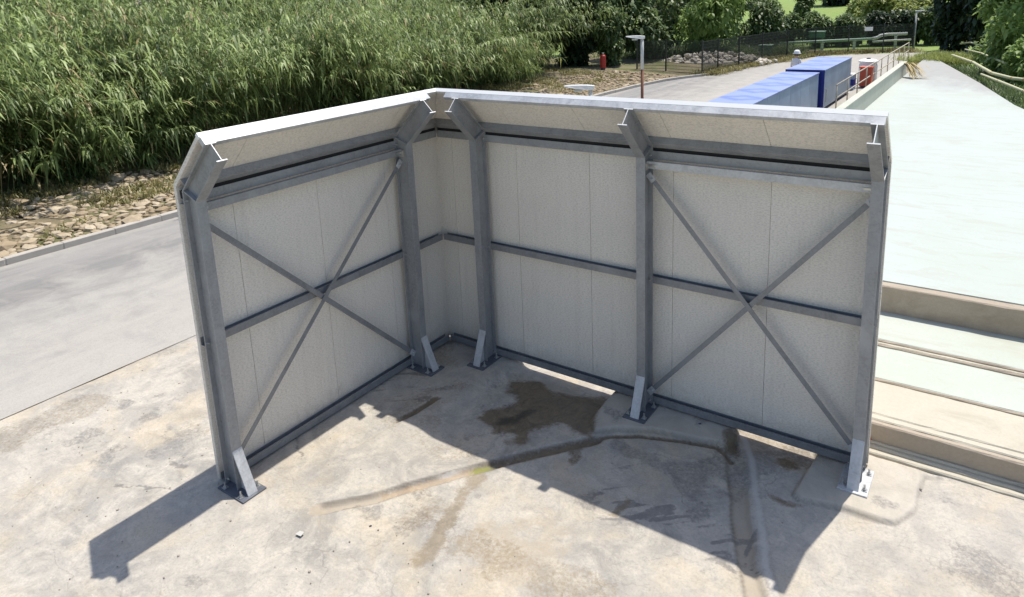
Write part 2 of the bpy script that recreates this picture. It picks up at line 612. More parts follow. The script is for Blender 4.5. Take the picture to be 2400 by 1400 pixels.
def inpoly(X, Y, pts):
    """signed: positive distance inside"""
    ins = np.zeros(X.shape, bool)
    n = len(pts)
    for i in range(n):
        (x1, y1), (x2, y2) = pts[i], pts[(i + 1) % n]
        c = ((y1 > Y) != (y2 > Y)) & (X < (x2 - x1) * (Y - y1) / (y2 - y1 + 1e-12) + x1)
        ins ^= c
    d = dpoly(X, Y, list(pts) + [pts[0]])
    return np.where(ins, d, -d)


def gp(*px, z=0.):
    return [tuple(G(a, b, z)[:2]) for a, b in px]


# ------------------------------------------------------------------ setting: ground, yard, road
def make_ground():
    n = 90
    t = np.linspace(-1, 1, n)
    ax = np.sign(t) * (np.abs(t) ** 2.2) * 420
    X, Y = np.meshgrid(ax, ax + 40, indexing='ij')
    Z = -.16 + 2.6 * sm(Y, 62, 190) + 5 * sm(Y, 150, 400) + 3.5 * sm(-X, 40, 200) + .25 * (fbm(X * .08, Y * .08, 5) - .5) * sm(np.hypot(X, Y - 20), 60, 90)
    V = np.stack([X, Y, Z], -1).reshape(-1, 3)
    i = np.arange(n * n).reshape(n, n)
    q = np.stack([i[:-1, :-1], i[1:, :-1], i[1:, 1:], i[:-1, 1:]], -1).reshape(-1, 4)
    me = mesh_np('ground', V, q)
    new_obj('ground', me, None, MAT['field'], kind='structure', smooth=True)


make_ground()

# the yard slab: relief and stains on a 2 cm grid
TR_A = gp((742, 1195), (880, 1164), (1000, 1127), (1110, 1094), (1250, 1057), (1395, 1022))
TR_P = gp((1395, 1022), (1430, 1013), (1500, 1013), (1600, 1025), (1680, 1040), (1716, 1066))
TR_B = gp((1712, 1015), (1720, 1060), (1726, 1120), (1738, 1200), (1752, 1300), (1766, 1405), (1785, 1500))
TR_C = gp((1022, 933), (975, 962), (930, 985), (880, 1015), (830, 1045))
PAD4 = gp((1437, 916), (1384, 982), (1396, 1006), (1450, 1000), (1530, 1004), (1650, 1028), (1700, 1034), (1728, 1016), (1700, 992))
PAD4 = PAD4[:-1] + [(PAD4[-1][0] + .05, .3), (PAD4[0][0] - .05, .3)]
PAD5 = gp((1916, 1062), (1862, 1150), (1876, 1164), (1980, 1186), (2060, 1212), (2098, 1222), (2140, 1196), (2166, 1112))
PAD5 = PAD5 + [(6.1, .22), (4.75, .22)]
WETP = gp((1205, 884), (1262, 878), (1300, 915), (1370, 926), (1440, 914), (1400, 985), (1392, 1012), (1350, 1000), (1322, 984), (1282, 990), (1258, 1000),
          (1222, 1042), (1198, 1034), (1210, 1005), (1152, 1001), (1116, 980), (1148, 958), (1186, 950), (1196, 930), (1180, 912))
X0, X1, Y0, Y1, ST = -3.235, 8.2, -6.6, .222, .021


def make_yard():
    nx, ny = int((X1 - X0) / ST), int((Y1 - Y0) / ST)
    xs, ys = np.linspace(X0, X1, nx), np.linspace(Y0, Y1, ny)
    X, Y = np.meshgrid(xs, ys, indexing='ij')
    wx, wy = (fbm(X * 3, Y * 3, 1) - .5), (fbm(X * 3, Y * 3, 9) - .5)
    WX, WY = X + wx * .12, Y + wy * .12
    W2X, W2Y = X + wx * .3 + (fbm(X * 11, Y * 11, 3) - .5) * .07, Y + wy * .3 + (fbm(X * 11, Y * 11, 4) - .5) * .07
    H = (-.05 - .045 * sm(Y, -.4, -.1)) * sm(X, 1.0, 1.35) * sm(Y, -3.6, -1.2) * (1 - .9 * sm(X, 5.3, 6.0))
    H += (fbm(X * 1.3, Y * 1.3, 11) - .5) * .018 + (fbm(X * 9, Y * 9, 12) - .5) * .005
    H *= 1 - .0 * X
    # trenches
    dA, tA = dpoly(X + wx * .03, Y + wy * .03, TR_A, True)
    H -= .042 * (1 - sm(dA + .03 * (fbm(X * 8, Y * 8, 62) - .5), .045, .075)) * sm(tA, 0., .02)
    H += .005 * np.exp(-((dA - .11) / .04) ** 2)
    dP = dpoly(X, Y, TR_P)
    H -= .02 * (1 - sm(dP, .012, .035))
    dB, tB = dpoly(X + wx * .05, Y + wy * .05, TR_B, True)
    H -= .04 * (1 - sm(dB + .04 * (fbm(X * 8, Y * 8, 63) - .5), .05, .10))
    H += .003 * np.exp(-((dB - .16) / .05) ** 2) * (.4 + 1.2 * fbm(X * 5, Y * 5, 61))
    dC, tC = dpoly(X + wx * .05, Y + wy * .05, TR_C, True)
    H -= .028 * (1 - sm(dC, .015, .05))
    # concrete pads under the two right-hand posts
    p4 = inpoly(X + wx * .03, Y + wy * .03, PAD4)
    p5 = inpoly(X + wx * .03, Y + wy * .03, PAD5)
    for p, lv in ((p4, 0.), (p5, 0.)):
        m = sm(p, -.02, .016) * (1 - sm(X, 5.65, 6.0))
        H = H * (1 - m) + lv * m
    # level seats under the other base plates
    for (cx_, cy_) in ((.275, -3.429), (.275, -.7914), (.8215, -.275)):
        m = 1 - sm(np.maximum(np.abs(X - cx_), np.abs(Y - cy_)), .28, .45)
        H = H * (1 - m) + (-.002) * m
    # joint at the border to the road, thin crack
    H[0, :] -= .03
    A = {}
    wp = inpoly(W2X, W2Y, WETP)
    wet = sm(wp, -.09, .10)
    wet = np.maximum(wet, (1 - sm(dP, .008, .05)))
    wet = np.maximum(wet, (1 - sm(dA, .055, .085)) * sm(tA, .50, .6) * .8)
    wet = np.maximum(wet, (1 - sm(dB, .03, .12)) * (1 - sm(tB, .03, .2)) * .85)
    wet = np.maximum(wet, (1 - sm(dC, .025, .06)) * (1 - sm(tC, .35, .6)))
    pts = gp((1850, 1075))[0]
    wet = np.maximum(wet, .8 * (1 - sm(np.hypot((W2X - pts[0]) * 1., (W2Y - pts[1]) * 1.3), .07, .2)))
    pts = gp((1840, 1160))[0]
    wet = np.maximum(wet, .6 * (1 - sm(np.hypot((W2X - pts[0]) * .8, (W2Y - pts[1]) * 2.), .06, .16)))
    b1 = dpoly(W2X, W2Y, gp((1372, 1045), (1340, 1078)))
    wet = np.maximum(wet, .7 * (1 - sm(b1, .02, .07)))
    A['wet'] = wet
    pc = gp((1215, 975))[0]
    A['puddle'] = .75 * (1 - sm(dpoly(W2X, W2Y, gp((1165, 984), (1215, 978), (1255, 955))), .0, .12)) * sm(wp, 0., .08)
    A['sand'] = np.maximum((1 - sm(dA, .055, .085)) * (1 - sm(tA, .18, .3)), (1 - sm(dB, .06, .11)) * sm(tB, .2, .35) * .9)
    crack = dpoly(W2X, W2Y, gp((735, 1215), (790, 1290), (850, 1355), (895, 1410)))
    A['sand'] = np.maximum(A['sand'], .45 * (1 - sm(crack, .006, .03)))
    c5 = gp((1190, 1255))[0]
    A['sand'] = np.maximum(A['sand'], .62 * (1 - sm(np.hypot((X - c5[0]) / 1.0, (Y - c5[1]) / .7), .3, 1.1)) * sm(fbm(X * 3, Y * 3, 82), .42, .6))
    H -= .008 * (1 - sm(crack, .004, .02))
    A['rust'] = (1 - sm(dA, .045, .075)) * sm(tA, .16, .25) * (1 - sm(tA, .52, .62)) * .8
    for (cx_, cy_, f) in ((.3, -3.429, 1.), (.3, -.79, .5), (.82, -.3, .4)):
        dd = np.maximum(np.abs(W2X - cx_), np.abs(W2Y - cy_))
        A['rust'] = np.maximum(A['rust'], .42 * f * (1 - sm(dd, .2, .36)))
    A['moss'] = (1 - sm(dA, .03, .08)) * np.exp(-((tA - .56) / .05) ** 2) * .9
    lip = (np.exp(-((dA - .105) / .04) ** 2) * .5)
    cl = np.maximum(sm(p4, -.02, .04), sm(p5, -.02, .04) * (1 - sm(X, 5.6, 6.)))
    A['clean'] = cl
    A['pale'] = np.maximum(np.exp(-((dB - .16) / .05) ** 2) * .75 * (X > np.interp(Y, [q[1] for q in TR_B][::-1], [q[0] for q in TR_B][::-1])), lip * .2)
    foam = np.exp(-((tA - .45) / .05) ** 2) * np.exp(-((dA - .055) / .02) ** 2)
    A['pale'] = np.maximum(A['pale'], foam * .9)
    dk = .55 * sm(fbm(X * 2.2 + 40, Y * 2.2, 21), .56, .72) * sm(fbm(X * .6, Y * .6, 22), .42, .6)
    sc = fbm((X * .75 + Y * .65) * 3.2, (Y * .75 - X * .65) * 15, 31)
    c1 = gp((1560, 1190))[0]
    zone = 1 - sm(np.hypot((X - c1[0]) / 1.1, (Y - c1[1]) / .75), .5, 1.1)
    dk = np.maximum(dk, zone * .75 * sm(sc, .56, .68))
    c2 = gp((960, 905))[0]
    zone = 1 - sm(np.hypot((X - c2[0]) / .8, (Y - c2[1]) / .5), .5, 1.1)
    dk = np.maximum(dk, zone * .7 * sm(sc, .55, .68))
    c3 = gp((300, 985))[0]
    zone = 1 - sm(np.hypot((X - c3[0]) / 1.6, (Y - c3[1]) / 1.1), .4, 1.1)
    dk = np.maximum(dk, zone * .55 * sm(fbm(X * 4, Y * 4, 33), .5, .66))
    c4 = gp((950, 1200))[0]
    zone = 1 - sm(np.hypot((X - c4[0]) / .9, (Y - c4[1]) / .6), .4, 1.1)
    dk = np.maximum(dk, zone * .5 * sm(fbm(X * 5, Y * 5, 34), .45, .64))
    for a, b, r in (((430, 1085), (402, 1083), .05), ((1450, 1185), (1465, 1165), .03), ((1690, 1300), (1700, 1330), .05), ((1770, 1270), (1778, 1240), .04)):
        dk = np.maximum(dk, .7 * (1 - sm(dpoly(W2X, W2Y, gp(a, b)), r * .4, r)))
    for ck in (((268, 1137), (330, 1141), (425, 1138)), ((1765, 1290), (1790, 1340), (1800, 1400)), ((640, 990), (700, 1040), (715, 1080))):
        dc = dpoly(W2X, W2Y, gp(*ck))
        dk = np.maximum(dk, .8 * (1 - sm(dc, .006, .022)))
        H -= .006 * (1 - sm(dc, .004, .02))
    A['dark'] = dk
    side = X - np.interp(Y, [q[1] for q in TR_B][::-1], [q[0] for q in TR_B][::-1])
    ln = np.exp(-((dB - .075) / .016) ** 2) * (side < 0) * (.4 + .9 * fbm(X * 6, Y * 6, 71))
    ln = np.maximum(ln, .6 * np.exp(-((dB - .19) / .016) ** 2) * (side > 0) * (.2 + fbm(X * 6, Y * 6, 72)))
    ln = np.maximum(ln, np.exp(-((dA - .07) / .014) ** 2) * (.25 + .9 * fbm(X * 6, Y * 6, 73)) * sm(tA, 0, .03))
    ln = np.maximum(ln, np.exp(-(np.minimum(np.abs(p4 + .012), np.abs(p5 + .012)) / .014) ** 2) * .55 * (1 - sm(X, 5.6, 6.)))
    A['line'] = np.clip(ln, 0, 1)  # recess shade painted along the trench edges, plus dark pad outlines
    br = dpoly(W2X, W2Y, gp((1120, 1110), (1070, 1190), (1015, 1260), (965, 1320)))
    A['brown'] = np.maximum(.85 * (1 - sm(br, .02, .17)) * (.5 + .8 * fbm(X * 4, Y * 4, 81)), .5 * sm(fbm(X * 1.1 + 7, Y * 1.1, 41), .58, .74))
    b2 = dpoly(W2X, W2Y, gp((1445, 1190), (1462, 1160)))
    A['brown'] = np.maximum(A['brown'], .8 * (1 - sm(b2, .02, .07)))
    V = np.stack([X, Y, H], -1).reshape(-1, 3)
    i = np.arange(nx * ny).reshape(nx, ny)
    q = np.stack([i[:-1, :-1], i[1:, :-1], i[1:, 1:], i[:-1, 1:]], -1).reshape(-1, 4)
    hq = V[:, 2][q]
    flat = np.zeros(len(q), bool)
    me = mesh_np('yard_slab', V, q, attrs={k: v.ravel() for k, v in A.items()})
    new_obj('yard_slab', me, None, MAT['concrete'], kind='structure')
    me.polygons.foreach_set('use_smooth', ~flat)


make_yard()
b = BM()
b.box((X0 + .0, -30, -.2), (40, Y0 - .01, -.004))
b.box((X1 + .01, Y0, -.2), (40, .222, -.004))
b.box((X0, .224, -.2), (2.38, 8., -.012))
b.build('yard_surround', MAT['concrete'], kind='structure')

KERB = [(-9.2, -40.), (-9.2, 0), (-9.2, 14), (-9.25, 22), (-9.05, 25.6), (-8.6, 28.4), (-7.75, 30.2), (-7.4, 31.4)]
FENCE = [(-11.81, 30.85), (-10.2, 31.26), (-7.8, 30.6), (-7.54, 32.39), (-7.05, 34.6), (-6.55, 37.5), (-5.85, 40.6), (-4.78, 43.6), (-3.05, 45.4), (-1.08, 46.5), (.6, 47.6)]


def make_road():
    left = KERB[1:] + [(-7.2, 33.), (-6.7, 35.2), (-6.2, 37.9), (-5.4, 41.), (-4.2, 43.8), (-2.6, 45.2), (-.8, 46.2), (1., 47.1), (5, 48.8), (12, 50)]
    left = [KERB[0]] + left
    b = BM()
    vs = []
    for (x, y) in left:
        xr = -3.247 if y < .25 else 2.36
        if y > 47:
            xr = x + .5
        n = 1
        vs.append((b.b.verts.new((x + .002, y, -.006)), b.b.verts.new((max(xr, x + .3), y, -.006))))
    for (a, c), (d, e) in zip(vs, vs[1:]):
        if abs(c.co.x - e.co.x) > 3 and c.co.y < 1:
            continue
        b.b.faces.new((a, c, e, d))
    # from the yard's back edge on the road takes the full width
    i0 = [k for k, (x, y) in enumerate(left) if y == 0][0]
    a0 = b.b.verts.new((-9.198, .2, -.006))
    c0 = b.b.verts.new((-3.247, .2, -.006))
    a1, c1 = vs[i0 + 1]
    b.b.faces.new((vs[i0][0], vs[i0][1], c0, a0))
    d0 = b.b.verts.new((-3.247, 8.02, -.006))
    d1 = b.b.verts.new((2.36, 8.02, -.006))
    a2 = b.b.verts.new((-9.198, 8.02, -.006))
    b.b.faces.new((a0, c0, d0, a2))
    b.b.faces.new((a2, d0, d1, c1, a1))
    b.build('road', MAT['road'], kind='structure')


make_road()


def strip(name, line, w, z0, z1, mat, side=-1, **kw):
    b = BM()
    P = [Vector((x, y, 0)) for x, y in line]
    L, R = [], []
    for i, p in enumerate(P):
        d = (P[min(i + 1, len(P) - 1)] - P[max(i - 1, 0)]).normalized()
        nrm = Vector((-d.y, d.x, 0)) * (1 if side < 0 else -1)
        L.append(p)
        R.append(p + nrm * w)
    for i in range(len(P) - 1):
        a, c, d, e = L[i], L[i + 1], R[i + 1], R[i]
        b.hexa([(v.x, v.y, z0) for v in (a, c, d, e)] + [(v.x, v.y, z1) for v in (a, c, d, e)])
    bmesh.ops.remove_doubles(b.b, verts=b.b.verts, dist=1e-4)
    return b.build(name, mat, **kw)


kb = strip('kerb', [(x - .01, y) for x, y in KERB], .14, -.16, .112, MAT['kerb'], kind='structure')


def kerb_stones():
    dense = []
    for (x0, y0), (x1, y1) in zip(KERB[1:], KERB[2:]):
        m = 24
        dense += [(x0 + (x1 - x0) * i / m, y0 + (y1 - y0) * i / m) for i in range(m)]
    line = [(-9.2, -9 + .5 * i) for i in range(18)] + dense + [KERB[-1]]
    # walk the line in steps of one metre
    pts, acc = [line[0]], 0.
    for p, q in zip(line, line[1:]):
        d = math.hypot(q[0] - p[0], q[1] - p[1])
        while acc + d >= 1.:
            t = (1. - acc) / d
            p = (p[0] + (q[0] - p[0]) * t, p[1] + (q[1] - p[1]) * t)
            d = math.hypot(q[0] - p[0], q[1] - p[1])
            acc = 0.
            pts.append(p)
        acc += d
    rr = random.Random(4)
    b = BM()
    b.box((-.16, .005, -.15), (0, .985, .125))
    src = b.build('kerb_stone', MAT['kerb'], kb, bevel=.012)
    for i, (p, q) in enumerate(zip(pts, pts[1:])):
        o = src if i == 0 else src.copy()
        if i:
            col.objects.link(o)
        o.location = (p[0] + rr.gauss(0, .003), p[1], rr.gauss(0, .003))
        o.rotation_euler = (rr.gauss(0, .002), 0, -math.atan2(q[0] - p[0], q[1] - p[1]) + rr.gauss(0, .003))


kerb_stones()

# stony bank between kerb and reeds
def make_bank():
    ys = np.concatenate([np.linspace(-34, 27, 150), np.linspace(27.5, 46, 30)])
    kx = np.interp(ys, [p[1] for p in KERB], [p[0] for p in KERB])
    kx = np.where(ys > 31.4, np.interp(ys, [p[1] for p in FENCE[3:]], [p[0] for p in FENCE[3:]]) - .1, kx)
    ts = np.linspace(0, 1, 40)
    T, Yv = np.meshgrid(ts, ys, indexing='ij')
    X = (kx - .165)[None, :] - T * 13.
    Z = .07 + .32 * sm(T, .0, .5) + (fbm(X * 1.5, Yv * 1.5, 3) - .5) * .16 * sm(T, .0, .05) - .05 * sm(Yv, 28, 31)
    V = np.stack([X, Yv, Z], -1).reshape(-1, 3)
    i = np.arange(V.shape[0]).reshape(T.shape)
    q = np.stack([i[:-1, :-1], i[:-1, 1:], i[1:, 1:], i[1:, :-1]], -1).reshape(-1, 4)
    return new_obj('stone_bank', mesh_np('stone_bank', V, q), None, MAT['soil'], kind='structure', smooth=True)


bank = make_bank()


def bank_z(x, y):
    kx = float(np.interp(y, [p[1] for p in KERB], [p[0] for p in KERB]))
    t = max(0., (kx - .165 - x) / 13.)
    t2 = min(t / .5, 1)
    return .07 + .32 * t2 * t2 * (3 - 2 * t2) - .05 * (1 if y > 30 else 0)


def rock_mesh(name, seed, mat):
    r = random.Random(seed)
    b = bmesh.new()
    bmesh.ops.create_icosphere(b, subdivisions=1, radius=.5)
    for v in b.verts:
        v.co *= r.uniform(.72, 1.12)
        v.co.z *= .55
        if v.co.z > .18:
            v.co.z = .18 + (v.co.z - .18) * .4
    me = bpy.data.meshes.new(name)
    b.to_mesh(me)
    b.free()
    me.materials.append(mat)
    return me


ROCKS = [rock_mesh('stone', 100 + i, MAT['stone']) for i in range(9)]
ROCKW = [rock_mesh('rubble', 200 + i, MAT['stone_white']) for i in range(7)]


def scatter_np(meshes, pts, sizes, rots, squash):
    Vs, Ts, off = [], [], 0
    tm = []
    for me in meshes:
        v = np.array([v.co[:] for v in me.vertices])
        t = np.array([p.vertices[:] for p in me.polygons])
        tm.append((v, t))
    for p, s, a, q in zip(pts, sizes, rots, squash):
        v, t = tm[int(rng.integers(len(tm)))]
        c, s_ = math.cos(a), math.sin(a)
        vx = v[:, 0] * s * q
        vy = v[:, 1] * s
        Vs.append(np.stack([vx * c - vy * s_ + p[0], vx * s_ + vy * c + p[1], v[:, 2] * s + p[2]], -1))
        Ts.append(t + off)
        off += len(v)
    return np.concatenate(Vs), np.concatenate(Ts)


def make_stones():
    cells = {}
    pts = []
    tries = 0
    while len(pts) < 4200 and tries < 110000:
        tries += 1
        y = rng.uniform(-4.5, 29.5)
        kx = float(np.interp(y, [p[1] for p in KERB], [p[0] for p in KERB]))
        x = kx - .2 - 4.2 * rng.random() ** 1.15
        s = float(np.clip(rng.lognormal(-1.6, .45), .09, .5))
        if y < 7:
            s *= 1.05
        ok = True
        gx, gy = int(x // .4), int(y // .4)
        for i in (-1, 0, 1):
            for j in (-1, 0, 1):
                for (a, b_, c_) in cells.get((gx + i, gy + j), ()):
                    if math.hypot(a - x, b_ - y) < .34 * (s + c_):
                        ok = False
        if not ok:
            continue
        cells.setdefault((gx, gy), []).append((x, y, s))
        pts.append((x, y, s))

    def key(p):
        d = math.hypot(p[0] - CAM[0], p[1] - CAM[1])
        vis = 1 if (p[1] < 3.4 or p[1] > 19.) else .35
        return -p[2] / d * vis

    pts.sort(key=key)
    for i, (x, y, s) in enumerate(pts[:300]):
        o = bpy.data.objects.new('stone', ROCKS[i % len(ROCKS)])
        col.objects.link(o)
        o.parent = bank
        o.location = (x, y, bank_z(x, y) + s * .06)
        o.rotation_euler = (rng.normal() * .12, rng.normal() * .12, rng.uniform(0, 6.28))
        o.scale = (s * rng.uniform(.9, 1.35), s, s * rng.uniform(.7, 1.2))
    rest = pts[300:]
    V, T = scatter_np(ROCKS, [(x, y, bank_z(x, y) + .05 * s) for x, y, s in rest], [s for *_, s in rest], rng.uniform(0, 6.28, len(rest)), rng.uniform(.9, 1.35, len(rest)))
    me = mesh_np('small_stones', V, None, T)
    new_obj('small_stones', me, bank, MAT['stone'], kind='stuff')


make_stones()

# rubble heap behind the fence
hp = empty('rubble_heap', (-9.3, 36.4, 0), 'long low heap of pale broken stone behind the dark mesh fence', 'rubble heap')
for i in range(260):
    u, v = rng.uniform(-1, 1), rng.normal() * .5
    x, y = u * 3.2 + v * .1, v * .9 + u * 1.
    top = .66 * max(0., 1 - abs(u) ** 2.2) * math.exp(-v * v * 1.5)
    s = rng.uniform(.22, .48)
    o = bpy.data.objects.new('stone', ROCKW[i % len(ROCKW)])
    col.objects.link(o)
    o.parent = hp
    o.location = (x, y, top * rng.uniform(.75, 1.) + .12)
    o.rotation_euler = (rng.normal() * .5, rng.normal() * .5, rng.uniform(0, 6.28))
    o.scale = (s, s * rng.uniform(.7, 1.2), s * rng.uniform(.8, 1.4))
b = BM()
b.lathe([(2.6, -.1), (2.2, .25), (1.2, .5), (.3, .6)], n=16)
o = b.build('heap_core', MAT['stone_white'], hp)
o.scale = (1.1, .42, .9)
o.rotation_euler = (0, 0, .3)

# ------------------------------------------------------------------ terraces on the right
Z = 0.
ter = []


def slab(name, x0, x1, y0, y1, z0, z1, mat, xr=None):
    # cast edges are never quite straight
    b = BM()
    rr = random.Random(name)
    prev = None
    n = 110
    for i in range(n + 1):
        x = x0 + (x1 - x0) * i / n
        j, h = rr.gauss(0, .0035), rr.gauss(0, .003)
        ring = [b.b.verts.new(q) for q in ((x, y0, z0), (x, y0 + j * .5, z1 - .012 + h), (x, y0 + .010 + abs(j) * 1.6, z1 + h * .3), (x, y1, z1 + h * .3), (x, y1, z0))]
        if prev:
            for k in range(5):
                b.b.faces.new((prev[k], prev[(k + 1) % 5], ring[(k + 1) % 5], ring[k]))
        else:
            b.b.faces.new(ring[::-1])
        prev = ring
    b.b.faces.new(prev)
    return b.build(name, mat, kind='structure')


for nm, y0, y1, z1, mt in (('low_ledge', .225, .288, .02, 'cream_conc'), ('middle_ledge', .29, .328, .045, 'cream_conc'), ('upper_ledge', .33, .358, .07, 'cream_conc'),
                           ('kerb_wall', .36, .418, .262, 'tan_conc'), ('terrace_edge', .42, .50, .278, 'cream_conc'), ('terrace_cream', .502, 1.165, .29, 'cream_conc'),
                           ('joint_strip', 1.167, 1.192, .312, 'tan_conc'), ('terrace_mint', 1.194, 1.965, .315, 'mint_conc'), ('joint_strip', 1.967, 1.985, .340, 'tan_conc'),
                           ('terrace_joint', 1.987, 2.03, .343, 'cream_conc'), ('joint_strip', 2.032, 2.05, .366, 'tan_conc'), ('terrace_pale', 2.052, 2.875, .37, 'mint_conc'),
                           ('terrace_riser', 2.877, 3.02, .727, 'tan_conc')):
    slab(nm, 2.46, 16, y0, y1, -.3, z1, MAT[mt])


def upper_terrace():
    b = BM()
    edge = [(16, 3.022), (16, 9), (9.5, 12), (7.2, 16.5), (6.3, 19.5), (5.2, 24.9), (3.95, 30.4), (3.2, 33.6), (2.5, 34.6), (2.46, 34.6), (2.46, 3.022)]
    top = [b.b.verts.new((x, y, .742)) for x, y in edge]
    bot = [b.b.verts.new((x, y, -.3)) for x, y in edge]
    b.b.faces.new(top)
    for i in range(len(edge)):
        j = (i + 1) % len(edge)
        b.b.faces.new((top[i], bot[i], bot[j], top[j]))
    b.build('upper_terrace', MAT['far_terrace'], kind='structure')


upper_terrace()
b = BM()
b.box((2.30, 3.03, -.3), (2.455, 27.2, 1.25))
b.box((2.26, 3.03, 1.25), (2.475, 27.2, 1.29))
b.build('retaining_wall', MAT['wall_conc'], label='low weathered grey-green concrete wall between blue cabinets and pale terrace', cat='wall', bevel=.008)

# ------------------------------------------------------------------ the steel screen
D, ZK, LI, K = .28, 2.8994, .576, 2 ** -.5
S1, S2, S3, S4, S5 = 3.429, .7914, .8215, 3.0128, 5.2075
SL, SR = 3.4833, 5.2651
JL = [3.4833, 2.96, 1.96, .96, None]
JR = [None, .2573, 1.2573, 2.2573, 3.2573, 4.2573, 5.2651]
screen = empty('screen_wall', (0, 0, 0), 'tall L-shaped screen of cream panels on galvanised steel posts, leaning inward at top', 'screen wall')


def wl(wall, s, d, z):
    return (s, -d, z) if wall == 'R' else (d, -s, z)


def off(a, at):
    """section point at depth a outward from the inner flange line; at = 'b'(z), 'k', or metres along the incline"""
    if at == 'k':
        return (D - a, ZK + a * .41421)
    if isinstance(at, tuple):
        return (D - a, at[1])
    return (D - a * K + at * K, ZK + a * K + at * K)


def sweep(b, wall, secs, s0, s1):
    """secs: list of ((d,z),(d,z)); swept from s0 to s1 along the wall; 'm' = mitre at the corner"""
    rings = []
    for pa, pb in secs:
        r = []
        for sv, p in ((s0, pa), (s0, pb), (s1, pb), (s1, pa)):
            sv = p[0] + .002 if sv == 'm' else sv
            r.append(b.b.verts.new(wl(wall, sv, p[0], p[1])))
        rings.append(r)
    for A, B in zip(rings, rings[1:]):
        for k in range(4):
            b.b.faces.new((A[k], A[(k + 1) % 4], B[(k + 1) % 4], B[k]))
    b.b.faces.new(rings[0][::-1])
    b.b.faces.new(rings[-1])


def box_w(b, wall, s0, s1, d0, d1, z0, z1):
    sweep(b, wall, [((d0, z0), (d1, z0)), ((d0, z1), (d1, z1))], s0, s1)


def bolt(b, p, ax, r=.011, l=.03):
    p, ax = Vector(p), Vector(ax).normalized()
    b.tube([p, p + ax * l * .45], r, 6)
    b.tube([p + ax * l * .44, p + ax * l], r * .55, 6)


def post(wall, s):
    zb = .015
    tf = .011
    b = BM()
    for a0, a1, hw in ((0, tf, .05), (tf - .001, .2 - tf + .001, .004), (.2 - tf, .2, .05)):
        if hw == .05:
            sweep(b, wall, [(off(a0, ('b', zb)), off(a1, ('b', zb))), (off(a0, 'k'), off(a1, 'k')), (off(a0, LI), off(a1, LI))], s - hw, s + hw)
        else:
            sweep(b, wall, [(off(a0, ('b', zb)), off(a1, ('b', zb))), (off(a0, 'k'), off(a1, 'k')), (off(a0, LI - .0012), off(a1, LI - .0012))], s - hw, s + hw)
    p = b.build('post', MAT['steel'], screen)
    b = BM()
    for a0, a1, hw in ((0, tf, .05), (tf, .2 - tf, .004), (.2 - tf, .2, .05)):
        sweep(b, wall, [(off(a0, LI + .0003), off(a1, LI + .0003)), (off(a0, LI + .002), off(a1, LI + .002))], s - hw, s + hw)
    b.build('sunlit_end_plate', MAT['white_trim'], p)  # white plates added so the post ends look sunlit
    # kink stiffener between the flanges
    b = BM()
    for sg in (-1, 1):
        s0, s1 = (s + .0045, s + .047) if sg > 0 else (s - .047, s - .0045)
        a0, a1 = off(tf + .001, 'k'), off(.2 - tf - .001, 'k')
        sweep(b, wall, [(a0, (a0[0], a0[1] + .01)), (a1, (a1[0], a1[1] + .01))], s0, s1)
    b.build('stiffener_plate', MAT['steel'], p)
    b = BM()
    box_w(b, wall, s - .1285, s + .1285, .066, .481, -.003, .0145)
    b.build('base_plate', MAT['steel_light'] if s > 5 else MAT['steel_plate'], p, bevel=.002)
    # raking gusset with its own flange
    b = BM()
    e = .002
    lo, hi = (.452, .015), (D + e, .435)
    sweep(b, wall, [((lo[0] - .014, lo[1]), lo), ((hi[0], hi[1] - .035), hi)], s - .05, s + .05)
    b2 = [(D + e, .015), (lo[0] - .015, .015), (D + e, hi[1] - .04)]
    vs = [[b.b.verts.new(wl(wall, s + sg * .004, *q)) for q in b2] for sg in (-1, 1)]
    b.b.faces.new(vs[0])
    b.b.faces.new(vs[1][::-1])
    for k in range(3):
        b.b.faces.new((vs[0][k], vs[0][(k + 1) % 3], vs[1][(k + 1) % 3], vs[1][k]))
    b.build('gusset', MAT['steel_light'], p)
    for ds in (-.092, .092):
        for dd in (.14, .395):
            b = BM()
            q = wl(wall, s + ds, dd, .0148)
            b.box((q[0] - .024, q[1] - .024, q[2]), (q[0] + .024, q[1] + .024, q[2] + .006))
            b.lathe([(.017, .006), (.017, .022), (.009, .0225), (.009, .06)], q, 6)
            b.build('anchor_bolt', MAT['bolt'], p)
    # rail bolts on the outer flange
    for z in (1.505, 2.89, .06):
        for ds in (-.03, .03):
            b = BM()
            bolt(b, wl(wall, s + ds, .08 + tf + .0005, z), wl(wall, 0, 1, 0))
            b.build('bolt', MAT['bolt'], p)
    return p


for wl_, s_ in (('L', S1), ('L', S2), ('R', S3), ('R', S4), ('R', S5)):
    post(wl_, s_)


